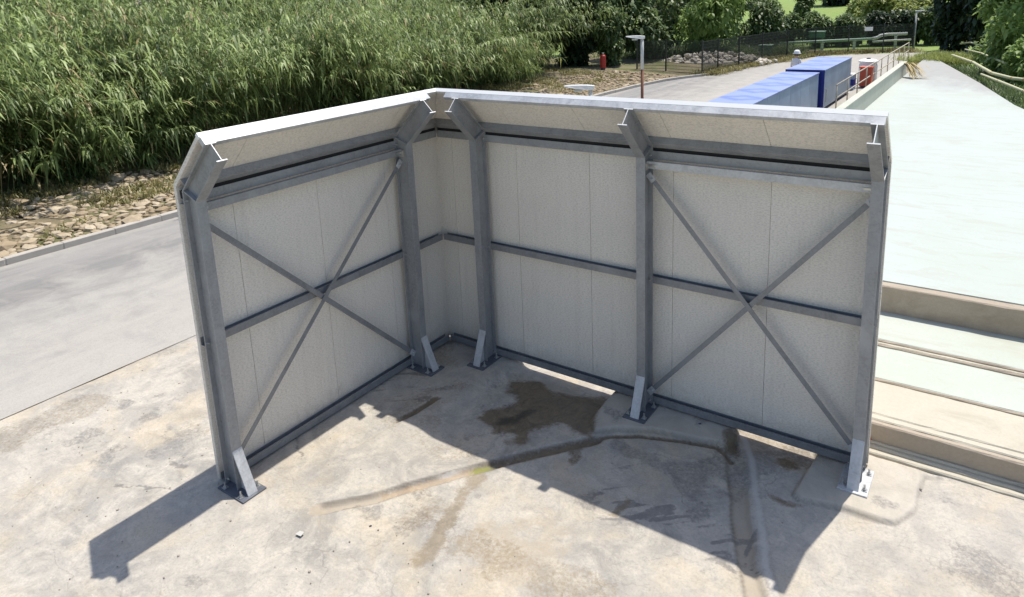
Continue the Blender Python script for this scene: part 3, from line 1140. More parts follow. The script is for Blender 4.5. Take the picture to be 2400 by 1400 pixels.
def panels(wall, js):
    for a, c in zip(js, js[1:]):
        lo, hi = (a, c)
        if lo is None or (hi is not None and lo < hi):
            pass
        else:
            lo, hi = hi, lo
        s0 = 'm' if lo is None else lo + .0025
        s1 = hi - .0025 if hi not in (SL, SR) else hi
        b = BM()
        sweep(b, wall, [(off(.28, ('b', .03)), off(.32, ('b', .03))), (off(.28, 'k'), off(.32, 'k'))], s0, s1)
        if hi not in (SL, SR):
            sweep(b, wall, [(off(.29, ('b', .035)), off(.31, ('b', .035))), (off(.29, 'k'), off(.31, 'k'))], s1 - .004, hi + .02)
        b.build('panel', MAT['panel'], screen)
        b = BM()
        sweep(b, wall, [(off(.28, .09 - .28 * .41421), off(.32, .09 - .32 * .41421)), (off(.28, LI - .032), off(.32, LI - .032))], s0, s1)
        sweep(b, wall, [((off(.28, 'k')[0] + .0005, off(.28, 'k')[1] + .001), (off(.32, 'k')[0], off(.32, 'k')[1] + .001)),
                        (off(.28, .0905 - .28 * .41421), off(.32, .0905 - .32 * .41421))], s0, s1)
        if hi not in (SL, SR):
            sweep(b, wall, [(off(.29, -.09), off(.31, -.09)), (off(.29, LI - .04), off(.31, LI - .04))], s1 - .004, hi + .02)
        b.build('canopy_panel', MAT['panel'], screen)


def trim(wall, send):
    b = BM()
    sweep(b, wall, [(off(.276, LI - .033), off(.325, LI - .033)), (off(.276, LI + .002), off(.325, LI + .002))], 'm', send + .006)
    b.build('cap_flashing', MAT['white_trim'], screen)
    st = .64 if wall == 'R' else .66
    b = BM()
    sweep(b, wall, [(off(.2015, LI - .05), off(.2775, LI - .05)), (off(.2015, LI + .0005), off(.2775, LI + .0005))], st, send - .004)
    b.build('top_purlin', MAT['steel_light'], screen)
    # canopy purlin above the kink, C-shaped with a lip
    b = BM()
    t0, t1 = -.104, -.012
    sweep(b, wall, [(off(.2005, t0), off(.2035, t0)), (off(.2005, t1), off(.2035, t1))], 'm', send - .01)
    sweep(b, wall, [(off(.2036, t1 - .004), off(.279, t1 - .004)), (off(.2036, t1), off(.279, t1))], 'm', send - .01)
    sweep(b, wall, [(off(.1965, t0 + .044), off(.2004, t0 + .044)), (off(.1965, t0 + .05), off(.2004, t0 + .05))], .9 if wall == 'R' else .86, send - .12)
    b.build('canopy_purlin', MAT['steel'], screen)

    def rail(name, z0, z1, mat=None):
        b = BM()
        st_ = .09
        box_w(b, wall, st_, send - .012, .076, .0795, z0, z1)
        box_w(b, wall, st_, send - .012, .003, .0758, z0, z0 + .004)
        box_w(b, wall, st_, send - .012, .0025, .006, z0 + .0042, z1)
        box_w(b, wall, st_, send - .012, .062, .0757, z1 - .004, z1)
        b.build(name, mat or MAT['steel_rail'], screen)

    rail('bottom_rail', .022, .098)
    rail('middle_rail', 1.466, 1.542)
    b = BM()
    box_w(b, wall, .09, send - .012, .0765, .0795, 2.848, 2.936)
    box_w(b, wall, .09, send - .012, .003, .0763, 2.848, 2.852)
    b.build('upper_rail', MAT['steel'], screen)
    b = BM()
    box_w(b, wall, .085, send - .02, .012, .066, 2.90, 2.975)  # added dark strip, its black colour is the shade of the rail slot
    b.build('gap_shade_strip', MAT['gap_shade'], screen)


panels('L', JL)
panels('R', JR)
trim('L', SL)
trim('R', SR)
# strip in the inside corner
b = BM()
b.box((.001, -.022, .035), (.0035, -.001, 3.01))
b.box((.0036, -.0035, .035), (.022, -.001, 3.01))
b.build('corner_trim', MAT['panel'], screen)


def bay(wall, sa, sb, light):
    # strut under the upper rail, two X braces with end lugs
    b = BM()
    box_w(b, wall, sa + .0052, sb - .0052, .105, .109, 2.755, 2.838)
    box_w(b, wall, sa + .0052, sb - .0052, .1092, .150, 2.834, 2.838)
    box_w(b, wall, sa + .0052, sb - .0052, .1465, .150, 2.762, 2.8338)
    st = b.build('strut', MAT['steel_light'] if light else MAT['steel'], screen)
    for s_, sg in ((sa, 1), (sb, -1)):
        b = BM()
        a = s_ + sg * .006
        lo, hi = sorted((a, a + sg * .12))
        box_w(b, wall, lo, hi, .1505, .158, 2.785, 2.805)
        box_w(b, wall, *sorted((a, a + sg * .01)), .1100, .19, 2.745, 2.83)
        b.build('strut_lug', MAT['bolt'], st)
    for (z0, z1, dd) in ((.20, 2.685, .125), (2.665, .235, .140)):
        b = BM()
        p, q = wl(wall, sa + .055, dd, z0), wl(wall, sb - .055, dd, z1)
        p, q = Vector(p), Vector(q)
        inn = Vector(wl(wall, 0, 1, 0))
        b.bar(p, q, .004, .05, Vector((0, 0, 1)))
        d = (q - p).normalized()
        side = d.cross(inn).normalized()
        if side.z > 0:
            side = -side
        # second leg of the angle
        c = side * .0225
        b.bar(p + c - inn * .0235, q + c - inn * .0235, .004, .043, inn)
        br = b.build('brace', MAT['steel_rail'], screen)
        for e, dr in ((p, d), (q, -d)):
            b = BM()
            b.bar(e + inn * .004 - dr * .05, e + inn * .004 + dr * .05, .004, .07, Vector((0, 0, 1)))
            bolt(b, e + inn * .0065 + dr * .02, inn, .012, .028)
            b.build('brace_lug', MAT['steel_light'], br)


bay('L', S2, S1, False)
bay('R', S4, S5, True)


# ------------------------------------------------------------------ plants
def leaves_mesh(name, base, dirs, lens, wid, droop, tint, segs=3):
    """drooping blades: base (N,3), dirs (N,3) unit"""
    N = len(base)
    up = np.array([0, 0, 1.])
    side = np.cross(dirs, up)
    nr = np.linalg.norm(side, axis=1, keepdims=True)
    side = np.where(nr > 1e-3, side / np.maximum(nr, 1e-3), np.array([1., 0, 0]))
    V = np.zeros((N, 2 * segs + 1, 3), np.float32)
    prof = [.55, 1., .7, .4][:segs]
    for k in range(segs):
        t = k / segs
        p = base + dirs * (lens * t)[:, None] - up * (droop * lens * t * t)[:, None]
        V[:, 2 * k] = p - side * (wid * prof[k] / 2)[:, None]
        V[:, 2 * k + 1] = p + side * (wid * prof[k] / 2)[:, None]
    V[:, 2 * segs] = base + dirs * lens[:, None] * .96 - up * (droop * lens)[:, None]
    o = (np.arange(N) * (2 * segs + 1))[:, None]
    q = np.concatenate([o + np.array([[2 * k, 2 * k + 1, 2 * k + 3, 2 * k + 2]]) for k in range(segs - 1)])
    t = o + np.array([[2 * segs - 2, 2 * segs - 1, 2 * segs]])
    return V.reshape(-1, 3), q, t, np.repeat(tint, 2 * segs + 1)


def unit(v):
    return v / np.maximum(np.linalg.norm(v, axis=-1, keepdims=True), 1e-6)


def cane_points(x, y, z, H, lx, ly, n=9):
    t = np.linspace(0, 1, n)[None, :]
    px = x[:, None] + lx[:, None] * t ** 2.1 * H[:, None]
    py = y[:, None] + ly[:, None] * t ** 2.1 * H[:, None]
    ll = np.hypot(lx, ly)[:, None]
    pz = z[:, None] + H[:, None] * (t - .52 * np.minimum(ll, 1.1) ** 1.25 * t ** 2.7)
    return np.stack([px, py, pz], -1)


def canes(x, y, z, H, lx, ly, nl, tmin=.18, lenr=(.38, .72), seed=0):
    N = len(x)
    P = cane_points(x, y, z, H, lx, ly)
    n = P.shape[1]
    t = tmin + (1 - tmin) * rng.random((N, nl)) ** .62
    f = t * (n - 1)
    i0 = np.clip(f.astype(int), 0, n - 2)
    fr = (f - i0)[..., None]
    ar = np.arange(N)[:, None]
    B = P[ar, i0] * (1 - fr) + P[ar, i0 + 1] * fr
    T = unit(P[ar, i0 + 1] - P[ar, i0])
    az = rng.uniform(0, 2 * np.pi, (N, nl))
    R = np.stack([np.cos(az), np.sin(az), np.zeros_like(az)], -1)
    R = R + np.stack([lx[:, None] * .6 + .1 + 0 * az, ly[:, None] * .6 + .1 + 0 * az, 0 * az], -1)
    dr = unit(T * (.35 + .5 * t[..., None] ** 3) + R * .9 + rng.normal(0, .62, R.shape))
    L = (lenr[0] + (lenr[1] * 1.5 - lenr[0]) * rng.random((N, nl)) ** 1.7) * (1.1 - .45 * t)
    Wd = rng.uniform(.024, .066, (N, nl))
    dp = rng.uniform(.2, 1.3, (N, nl))
    tint = np.clip(.02 + .78 * t ** 2.2 + rng.normal(0, .16, (N, nl)) + (rng.random((N, 1)) - .5) * .35, 0, 1)  # pale tips, with sunlit tops and shaded bases painted into the tint
    return P, B.reshape(-1, 3), dr.reshape(-1, 3), L.ravel(), Wd.ravel(), dp.ravel(), tint.ravel()


def tubes_np(P, r0, r1):
    """3-sided stems through the points P (N,n,3)"""
    N, n, _ = P.shape
    r = np.linspace(r0, r1, n)
    V = np.zeros((N, n, 3, 3), np.float32)
    for k in range(3):
        a = 2 * np.pi * k / 3
        V[:, :, k, 0] = P[..., 0] + np.cos(a) * r
        V[:, :, k, 1] = P[..., 1] + np.sin(a) * r
        V[:, :, k, 2] = P[..., 2]
    idx = np.arange(N * n * 3).reshape(N, n, 3)
    q = []
    for k in range(3):
        j = (k + 1) % 3
        q.append(np.stack([idx[:, :-1, k], idx[:, :-1, j], idx[:, 1:, j], idx[:, 1:, k]], -1).reshape(-1, 4))
    return V.reshape(-1, 3), np.concatenate(q)


def reed_front(y):
    return np.interp(y, [-12, 0, 8, 16, 22, 26, 30], [-13.5, -13.5, -13.9, -14.6, -15.0, -15.4, -17.])


def make_reeds():
    n = 7600
    NL = 50
    y = rng.uniform(-9, 29, n)
    dep = 12 * rng.random(n) ** 1.3
    x = reed_front(y) - dep
    # canes stand in clumps that lean and arch together, with dark hollows between them
    k1, k2, k3 = fbm(x * .38, y * .38, 51, 3), fbm(x * .6 + 9, y * .6, 52, 3), fbm(x * .6, y * .6 + 9, 53, 3)
    keep = (fbm(x * .8 + 3, y * .8, 57, 2) > .40) | (rng.random(n) < .18)
    x, y, dep, k1, k2, k3 = [v[keep] for v in (x, y, dep, k1, k2, k3)]
    n = len(x)
    H = 4.7 + 6.5 * (k1 - .5) + rng.uniform(-.5, 1.3, n) * (.4 + rng.random(n)) + .08 * dep - .7 * np.exp(-dep / 1.2)
    H = np.clip(H, 2.2, 7.5)
    x = x + 2.4 * (fbm(x * .2, y * .5, 58) - .5)
    front = np.exp(-dep / 1.6)
    lx = .14 + 1.3 * (k2 - .5) + rng.normal(0, .2, n) + .5 * front * rng.random(n)
    ly = .14 + 1.8 * (k3 - .5) + rng.normal(0, .28, n)
    arch = rng.random(n) < .45
    lx = np.where(arch, lx + .3 * rng.random(n), lx)
    ly = np.where(arch, ly + rng.normal(.12, .5, n), ly)
    lx, ly = np.clip(lx, -.4, .7), np.clip(ly, -.7, .8)
    # hollows between the big clumps
    H = H - 1.7 * sm(fbm(x * .33 + 20, y * .33, 59, 2), .5, .34)
    zb = np.full(n, .2)
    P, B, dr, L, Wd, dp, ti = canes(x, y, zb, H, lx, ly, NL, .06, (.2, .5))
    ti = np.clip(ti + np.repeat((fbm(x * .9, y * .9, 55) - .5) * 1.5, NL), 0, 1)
    dry = (rng.random(n) < .035).astype(float)
    # clumpy light and shade painted into the leaf tint
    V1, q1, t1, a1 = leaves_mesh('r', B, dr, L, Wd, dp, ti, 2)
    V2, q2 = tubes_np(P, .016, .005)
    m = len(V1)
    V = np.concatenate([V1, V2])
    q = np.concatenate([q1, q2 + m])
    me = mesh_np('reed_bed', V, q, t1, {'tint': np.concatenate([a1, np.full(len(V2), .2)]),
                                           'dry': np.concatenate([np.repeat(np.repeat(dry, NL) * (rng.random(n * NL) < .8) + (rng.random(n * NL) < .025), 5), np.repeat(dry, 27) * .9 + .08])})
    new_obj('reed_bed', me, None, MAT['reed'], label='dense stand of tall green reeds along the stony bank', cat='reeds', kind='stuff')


make_reeds()


def single_cane(x, y, H, lx, ly, label):
    r = empty('leaning_cane', (x, y, .2), label, 'reed', 'single canes arching out over the bank')
    one = np.array([0.])
    P, B, dr, L, Wd, dp, ti = canes(one, one, one, np.array([H]), np.array([lx]), np.array([ly]), 90, .4, (.3, .6))
    V1, q1, t1, a1 = leaves_mesh('c', B, dr, L, Wd, dp, np.clip(ti + .25, 0, 1))
    new_obj('leaves', mesh_np('cane_leaves', V1, q1, t1, {'tint': a1}), r, MAT['reed'])
    b = BM()
    b.tube([tuple(p) for p in P[0]], [.02, .02, .019, .018, .016, .014, .012, .009, .005], 6)
    b.build('stem', MAT['cane_stem'], r)


single_cane(-14.4, 4.2, 4.8, .62, .3, 'single pale cane arching low above the white left roof edge')
single_cane(-14.6, 8.2, 4.8, .62, .28, 'single cane reaching out midway along the reeds, behind left screen wing')
single_cane(-15.0, 17.5, 4.4, .72, .35, 'single cane bending down beside the screen corner')
single_cane(-15.2, 20.5, 4.9, .80, .40, 'rightmost cane arching over the stones near the white lamp head')


# trees and bushes
def crown_leaves(lobes, n, size, dark_in=0., flat=1., rngs=None):
    r = rngs or rng
    wts = np.array([l[3] ** 2 for l in lobes])
    wts = wts / wts.sum()
    k = r.choice(len(lobes), n, p=wts)
    C = np.array([l[:3] for l in lobes])[k]
    R = np.array([l[3] for l in lobes])[k]
    d = unit(r.normal(0, 1, (n, 3)))
    d[:, 2] *= flat
    rad = R * (.55 + .5 * r.random(n) ** .6)
    # uneven outline
    rad *= .78 + .5 * fbm(d[:, 0] * 2.2 + C[:, 0], d[:, 1] * 2.2 + d[:, 2] * 2 + C[:, 1], 77)
    P = C + d * rad[:, None]
    return P, d


def foliage(name, P, d, size, mat, parent, droop=.4, aspect=.5):
    n = len(P)
    dr = unit(d * .5 + rng.normal(0, .7, (n, 3)) + np.array([0, 0, -.15]))
    L = size * rng.uniform(.6, 1.4, n)
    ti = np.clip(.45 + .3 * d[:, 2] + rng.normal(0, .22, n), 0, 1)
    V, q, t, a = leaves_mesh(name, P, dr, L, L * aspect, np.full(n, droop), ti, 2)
    return new_obj(name, mesh_np(name, V, q, t, {'tint': a}), parent, mat)


def tree(name, x, y, z, H, R, label, mat, n=3200, size=.28, cat='tree', lobes=9, low=.25, group=None, trunk=.14, tall=1., aspect=.5):
    r = empty(name, (x, y, z), label, cat, group)
    rr = random.Random(int(x * 91 + y * 37))
    L = []
    for i in range(lobes):
        a = rr.uniform(0, 6.28)
        zz = low * H + (1 - low) * H * (i + .5) / lobes
        f = math.sin(math.pi * min(1, max(.12, (zz / H - low * .6) / (1.05 - low * .6)))) ** .6
        q = R * f * rr.uniform(.25, .62)
        L.append((math.cos(a) * q, math.sin(a) * q, zz, R * rr.uniform(.38, .6) * (.5 + .5 * f)))
    P, d = crown_leaves(L, n, size, flat=tall)
    keep = P[:, 2] > .05
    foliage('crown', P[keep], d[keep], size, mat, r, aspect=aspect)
    b = BM()
    top = H * .8
    pts = [(0, 0, -.15), (rr.uniform(-.1, .1) * R, rr.uniform(-.1, .1) * R, top * .35), (rr.uniform(-.15, .15) * R, rr.uniform(-.15, .15) * R, top * .7), (0, 0, top)]
    b.tube(pts, [trunk * 1.3, trunk, trunk * .6, trunk * .2], 8)
    for (lx, ly, lz, lr) in L[::2]:
        z0 = max(.3, lz * .6)
        b.tube([(pts[1][0] * .5, pts[1][1] * .5, z0), (lx * .6, ly * .6, lz * .9), (lx, ly, lz)], [trunk * .45, trunk * .28, trunk * .1], 5)
    b.build('trunk', MAT['bark'], r, smooth=True)
    return r


TS = 'trees behind the reeds and fence'
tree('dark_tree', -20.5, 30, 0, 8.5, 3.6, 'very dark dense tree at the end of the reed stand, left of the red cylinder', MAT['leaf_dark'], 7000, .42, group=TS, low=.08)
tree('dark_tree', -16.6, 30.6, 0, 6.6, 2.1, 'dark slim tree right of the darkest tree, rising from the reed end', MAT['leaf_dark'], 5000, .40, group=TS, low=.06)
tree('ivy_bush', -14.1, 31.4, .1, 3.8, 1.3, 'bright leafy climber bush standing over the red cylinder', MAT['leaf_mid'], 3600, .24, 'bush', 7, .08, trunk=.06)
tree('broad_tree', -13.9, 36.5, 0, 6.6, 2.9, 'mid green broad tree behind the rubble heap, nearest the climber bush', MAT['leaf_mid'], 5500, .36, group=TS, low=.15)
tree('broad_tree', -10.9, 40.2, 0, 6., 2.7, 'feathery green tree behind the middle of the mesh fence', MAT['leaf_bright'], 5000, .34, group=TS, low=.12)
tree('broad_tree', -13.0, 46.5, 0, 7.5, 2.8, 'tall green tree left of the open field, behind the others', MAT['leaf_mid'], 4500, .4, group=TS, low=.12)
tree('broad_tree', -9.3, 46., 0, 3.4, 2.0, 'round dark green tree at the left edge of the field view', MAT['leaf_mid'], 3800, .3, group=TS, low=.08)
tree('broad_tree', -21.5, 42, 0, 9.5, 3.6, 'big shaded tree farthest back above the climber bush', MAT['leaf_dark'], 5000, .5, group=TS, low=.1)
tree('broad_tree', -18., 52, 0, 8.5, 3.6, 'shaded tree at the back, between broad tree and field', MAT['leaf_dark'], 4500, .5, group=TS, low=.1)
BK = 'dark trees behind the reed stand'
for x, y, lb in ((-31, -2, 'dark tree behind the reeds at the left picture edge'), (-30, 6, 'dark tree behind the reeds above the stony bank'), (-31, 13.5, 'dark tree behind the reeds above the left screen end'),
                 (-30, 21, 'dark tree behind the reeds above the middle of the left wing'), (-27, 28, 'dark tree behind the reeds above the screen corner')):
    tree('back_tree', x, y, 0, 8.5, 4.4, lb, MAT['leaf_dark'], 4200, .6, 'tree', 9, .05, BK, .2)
HG = 'hedge bushes behind the pipeline'
for i, (x, y, H, R, mt, lb) in enumerate((
        (-8.6, 52.3, 2.3, 1.5, 'leaf_mid', 'leftmost hedge bush, behind the green boxes'),
        (-6.6, 53.0, 2.2, 1.5, 'leaf_mid', 'second hedge bush from the left, above the worker'),
        (-4.6, 54.0, 2.0, 1.5, 'leaf_mid', 'third hedge bush, behind the first blue cabinet roof line'),
        (-2.6, 54.8, 2.1, 1.5, 'leaf_dark', 'dark hedge bush behind the small white sign plate'),
        (-.8, 55.5, 2.2, 1.5, 'leaf_dark', 'dark hedge bush left of the far lamp post'),
        (.9, 55.8, 2.3, 1.5, 'leaf_mid', 'rightmost hedge bush, beside the far lamp post'))):
    tree('hedge_bush', x, y, 0, H, R, lb, MAT[mt], 2600, .3, 'bush', 7, .1, HG, .06)
tree('field_tree', -10.2, 62, 0, 4.6, 1.25, 'slim young tree standing alone against the green field', MAT['leaf_mid'], 2600, .34, 'tree', 8, .1, trunk=.09)
tree('field_bush', -4.2, 66, .05, 3.2, 2.2, 'bright yellow-green bush at the field edge, above the sign plate', MAT['leaf_yellow'], 3000, .4, 'bush', 7, .1)
tree('field_bush', -.6, 64, .05, 3.2, 2.3, 'bright yellow-green bush at the field edge, left of the far lamp post', MAT['leaf_yellow'], 3000, .4, 'bush', 7, .1)
tree('field_bush', -8., 80, .2, 2.6, 1.6, 'yellowish round bush farther out on the field', MAT['leaf_yellow'], 1800, .4, 'bush', 6, .1)
FT = 'far trees across the field'
for i, (x, y, H, R, lb) in enumerate((
        (-62, 112, 9, 5., 'far tree at the left end of the row across the field'), (-48, 118, 8, 5., 'second far tree across the field, counting from the left'),
        (-34, 122, 9, 5., 'far tree above the slim young field tree'), (-21, 128, 8, 5., 'far tree above the middle of the field'),
        (-10, 124, 9, 5., 'far tree above the sign plate'), (0, 118, 9, 5., 'far tree above the far lamp post'))):
    tree('far_tree', x, y, .9, H, R, lb, MAT['leaf_dark' if i % 2 else 'leaf_mid'], 2200, .9, 'tree', 8, .08, FT, .25)
# right-hand bank
RB = 'trees on the right bank'
tree('cypress', 3.0, 50, 0, 9, 1.9, 'near-black tall tree right of the far lamp post', MAT['leaf_dark'], 6000, .4, 'tree', 10, .04, RB, tall=1.3)
tree('cypress', 5.0, 47.5, 0, 8.5, 1.8, 'near-black tree beside the bright right-hand bush', MAT['leaf_dark'], 5500, .4, 'tree', 10, .04, RB, tall=1.3)
tree('bank_bush', 6.5, 37.5, 0, 6.5, 2.4, 'bright green leafy tree at the far right, behind the pale canes', MAT['leaf_bright'], 12000, .3, 'tree', 10, .06, RB)
tree('bank_bush', 7.3, 31., 0, 6.5, 2.4, 'bright green leafy tree cut by the right picture edge', MAT['leaf_bright'], 12000, .3, 'tree', 10, .06, RB)
tree('low_bush', 5.6, 33.5, 0, 2.0, 1.3, 'low green bush under the pale canes, far end', MAT['leaf_bright'], 3000, .22, 'bush', 6, .05, None, .05)
tree('low_bush', 6.9, 28., 0, 2.0, 1.3, 'low green bush under the pale canes, middle', MAT['leaf_bright'], 3000, .22, 'bush', 6, .05, None, .05)
tree('low_bush', 7.9, 22.5, 0, 1.8, 1.3, 'low green bush by the right picture edge, beside the terrace', MAT['leaf_bright'], 3000, .22, 'bush', 6, .05, None, .05)
b = BM()
b.box((2.46, 34.8, -.3), (2.5, 34.85, .3))
b.build('terrace_stub', MAT['grey_conc'], kind='structure')


def tufts(name, pts, hr, nb, mat, label, cat, spread=.25):
    pts = np.asarray(pts)
    N = len(pts)
    B = np.repeat(pts, nb, 0) + rng.normal(0, spread * .4, (N * nb, 3)) * np.array([1, 1, 0])
    d = unit(rng.normal(0, .55, (N * nb, 3)) * np.array([1, 1, 0]) + np.array([0, 0, 1.]))
    L = rng.uniform(*hr, N * nb)
    ti = np.clip(np.repeat(rng.random(N), nb) * .7 + rng.random(N * nb) * .4, 0, 1)
    V, q, t, a = leaves_mesh(name, B, d, L, np.full(N * nb, .028), np.full(N * nb, .35), ti)
    new_obj(name, mesh_np(name, V, q, t, {'tint': a}), None, mat, label=label, cat=cat, kind='stuff')


pts = []
for i in range(2600):
    y = rng.uniform(-4, 28)
    xf = reed_front(y)
    kx = float(np.interp(y, [p[1] for p in KERB], [p[0] for p in KERB]))
    t = rng.random() ** .45
    x = kx - .4 + (xf - kx) * t
    if vnoise(np.array([x * .8]), np.array([y * .8]), 5)[0] < .62 - .35 * t:
        continue
    pts.append((x, y, bank_z(x, y) + .02))
tufts('bank_grass', pts, (.12, .34), 16, MAT['dry_grass'], 'dry yellow-green grass among the stones of the bank', 'grass')
pts = []
for (x0, y0), (x1, y1) in zip(FENCE[2:], FENCE[3:]):
    for i in range(42):
        t = rng.random()
        pts.append((x0 + (x1 - x0) * t + rng.normal() * .3 - .1, y0 + (y1 - y0) * t + rng.normal() * .3 + .1, 0.))
tufts('verge_weeds', pts, (.25, .62), 38, MAT['dry_grass'], 'strip of yellow-brown weeds growing along the foot of the mesh fence', 'weeds', .45)
pts = []
for i in range(420):
    t = rng.random()
    pts.append((-16.5 + 9.5 * t + rng.normal() * .8, 37.5 + 7.5 * t + rng.normal() * 1.2, .05))
tufts('wild_undergrowth', pts, (.5, 1.5), 34, MAT['leaf_mid'], 'dark tangled undergrowth behind the rubble heap and the mesh fence', 'undergrowth', .6)
pts = [(3.2 + rng.normal() * .6, 35. + rng.normal() * .7, .55) for i in range(130)]
pts += [(2.4 + rng.normal() * .4, 37. + rng.normal() * .8, .1) for i in range(60)]
tufts('grass_mound', pts, (.4, .95), 40, MAT['leaf_yellow'], 'bright green grassy clump at the far end of the pale terrace', 'grass', .5)
pts = []
for i in range(260):
    t = rng.random()
    x = 6.6 - 3.4 * t + abs(rng.normal()) * .5
    y = 19 + 14.5 * t + rng.normal() * .5
    pts.append((x + .35, y, .3))
tufts('bank_undergrowth', pts, (.3, .8), 34, MAT['leaf_mid'], 'dark green undergrowth along the right edge of the pale terrace', 'undergrowth', .5)

# pale dead canes lying along the right bank
for i, (pp, rad, lb) in enumerate((
        (((2250, 103, 1.3), (2275, 100, 1.35), (2330, 117, 1.25), (2400, 138, 1.2), (2470, 160, 1.1)), .045, 'topmost pale dry cane on the right bank'),
        (((2262, 116, 1.2), (2300, 125, 1.2), (2350, 146, 1.15), (2400, 163, 1.1), (2470, 190, 1.)), .045, 'second pale dry cane from the top on the right bank'),
        (((2232, 129, 1.1), (2280, 146, 1.1), (2325, 172, 1.05), (2372, 184, 1.0), (2400, 187, 1.0), (2460, 194, .95)), .065, 'thickest pale dry cane, third from the top on the right bank'),
        (((2300, 174, .95), (2340, 190, .95), (2400, 214, .9), (2460, 236, .85)), .05, 'lowest pale dry cane, close above the terrace edge'))):
    q = [G(a, c, z) for a, c, z in pp]
    b = BM()
    n = len(q)
    b.tube([tuple(v) for v in q], [rad * (.55 + .45 * math.sin(math.pi * (k + .8) / (n + .6))) for k in range(n)], 8)
    c = np.mean(q, axis=0)
    r = empty('dry_cane', (float(c[0]), float(c[1]), float(c[2])), lb, 'cane', 'pale dry canes on the right bank')
    b.build('stalk', MAT['dry_cane'], r, smooth=True, off=(-c[0], -c[1], -c[2]))
    b = BM()
    for k in range(1, n - 1):
        v = q[k] - c
        d = unit(q[k + 1] - q[k - 1])
        b.tube([tuple(v - d * .02), tuple(v + d * .02)], rad * 1.12, 8)
    b.build('node_ring', MAT['straw'], r)

# dried frond lying over the wall end
r = empty('dry_frond', (2.52, 26.3, .72), 'dry yellow frond hanging over the end of the low concrete wall', 'frond')
base = np.tile(np.array([[-.02, 0, .56]]), (60, 1)) + rng.normal(0, .03, (60, 3))
d = unit(np.stack([rng.uniform(.5, 1.1, 60), rng.uniform(-1.6, -.2, 60), rng.uniform(-.25, .35, 60)], -1))
V, q, t, a = leaves_mesh('fr', base, d, rng.uniform(.5, 1.35, 60), np.full(60, .04), rng.uniform(.45, .8, 60), rng.random(60))
V[:, 2] = np.maximum(V[:, 2], .01)
new_obj('blades', mesh_np('frond_blades', V, q, t, {'tint': a}), r, MAT['straw'])

# ------------------------------------------------------------------ fence and things beyond
fc = empty('mesh_fence', (FENCE[0][0], FENCE[0][1], 0), 'dark green wire mesh fence on thin posts along the far road bend', 'fence')
o0 = Vector((FENCE[0][0], FENCE[0][1], 0))
HF = 1.9
for (x, y) in FENCE:
    b = BM()
    p = Vector((x, y, 0)) - o0
    b.box((p.x - .03, p.y - .03, -.2), (p.x + .04, p.y + .04, HF))
    b.box((p.x - .034, p.y - .034, HF), (p.x + .034, p.y + .034, HF + .03))
    b.build('post', MAT['fence'], fc)
for (x0, y0), (x1, y1) in zip(FENCE, FENCE[1:]):
    b = BM()
    p, q = Vector((x0, y0, 0)) - o0, Vector((x1, y1, 0)) - o0
    L = (q - p).length
    d = (q - p) / L
    p, q = p + d * .035, q - d * .035
    n = int(L / .05)
    for i in range(n + 1):
        c = p.lerp(q, i / n)
        b.bar((c.x, c.y, .06), (c.x, c.y, HF - .04), .011, .011, d)
    for j in range(11):
        z = .1 + j * (HF - .16) / 10
        h = .035 if j in (0, 10) else .016
        b.bar((p.x, p.y, z), (q.x, q.y, z), .012, h)
    b.build('wire_panel', MAT['fence'], fc)
b = BM()
dv = (Vector((FENCE[9][0], FENCE[9][1], 0)) - Vector((FENCE[8][0], FENCE[8][1], 0))).normalized()
c = Vector((FENCE[8][0], FENCE[8][1], 0)) + dv * 1.25 + Vector((.03, -.06, 1.62))
b.bar(c - dv * .26, c + dv * .26, .012, .26)
b.build('sign_plate', MAT['white'], label='small blank white plate hung on the mesh fence', cat='sign', bevel=.003)

# pipeline
pl = empty('pipeline', (-6.6, 49, 0), 'pale green pipeline on low supports behind the mesh fence', 'pipeline')
b = BM()
b.tube([(-1.6, -1.2, .5), (0, 0, .52), (2.3, 1.6, .55), (4.1, 2.4, .6)], .10, 10)
b.build('pipe', MAT['pipe_green'], pl, smooth=True)
b = BM()
b.tube([(4.1, 2.4, .6), (4.4, 2.5, .66), (4.65, 2.62, .82), (5.1, 2.8, .9), (6.3, 3.3, .92)], .12, 10)
b.build('raised_pipe', MAT['pipe_white'], pl, smooth=True)
b = BM()
b.tube([(4.2, 2.1, .4), (5.0, 2.3, .45), (6.6, 3.0, .5)], .07, 8)
b.build('lower_pipe', MAT['pipe_white'], pl, smooth=True)
for (x, y, z) in ((-1.2, -.9, .4), (1.0, .7, .42), (3.0, 1.9, .46), (5.6, 3.0, .78)):
    b = BM()
    b.box((x - .09, y - .09, -.2), (x + .09, y + .09, z))
    b.box((x - .16, y - .14, z), (x + .16, y + .14, z + .03))
    b.build('support', MAT['pipe_white'], pl)


def valve_box(x, y, w, d, h, z, lb):
    r = empty('valve_box', (x, y, 0), lb, 'valve box', 'green valve boxes by the pipeline')
    b = BM()
    b.box((-w / 2, -d / 2, z), (w / 2, d / 2, z + h))
    b.build('body', MAT['green_box'], r, bevel=.012)
    b = BM()
    b.box((-w / 2 - .06, -d / 2 - .06, z + h + .001), (w / 2 + .06, d / 2 + .06, z + h + .06))
    b.build('lid', MAT['pipe_green'], r, bevel=.01)
    for sx in (-1, 1):
        for sy in (-1, 1):
            b = BM()
            b.box((sx * w * .4 - .03, sy * d * .4 - .03, -.2), (sx * w * .4 + .03, sy * d * .4 + .03, z))
            b.build('leg', MAT['green_box'], r)


valve_box(-7.75, 42.6, .75, .6, .62, .12, 'square green box with pale lid right of the rubble heap')
valve_box(-6.2, 50.6, 1.05, .7, .42, .75, 'raised wide green box standing above the pipeline, behind the worker')

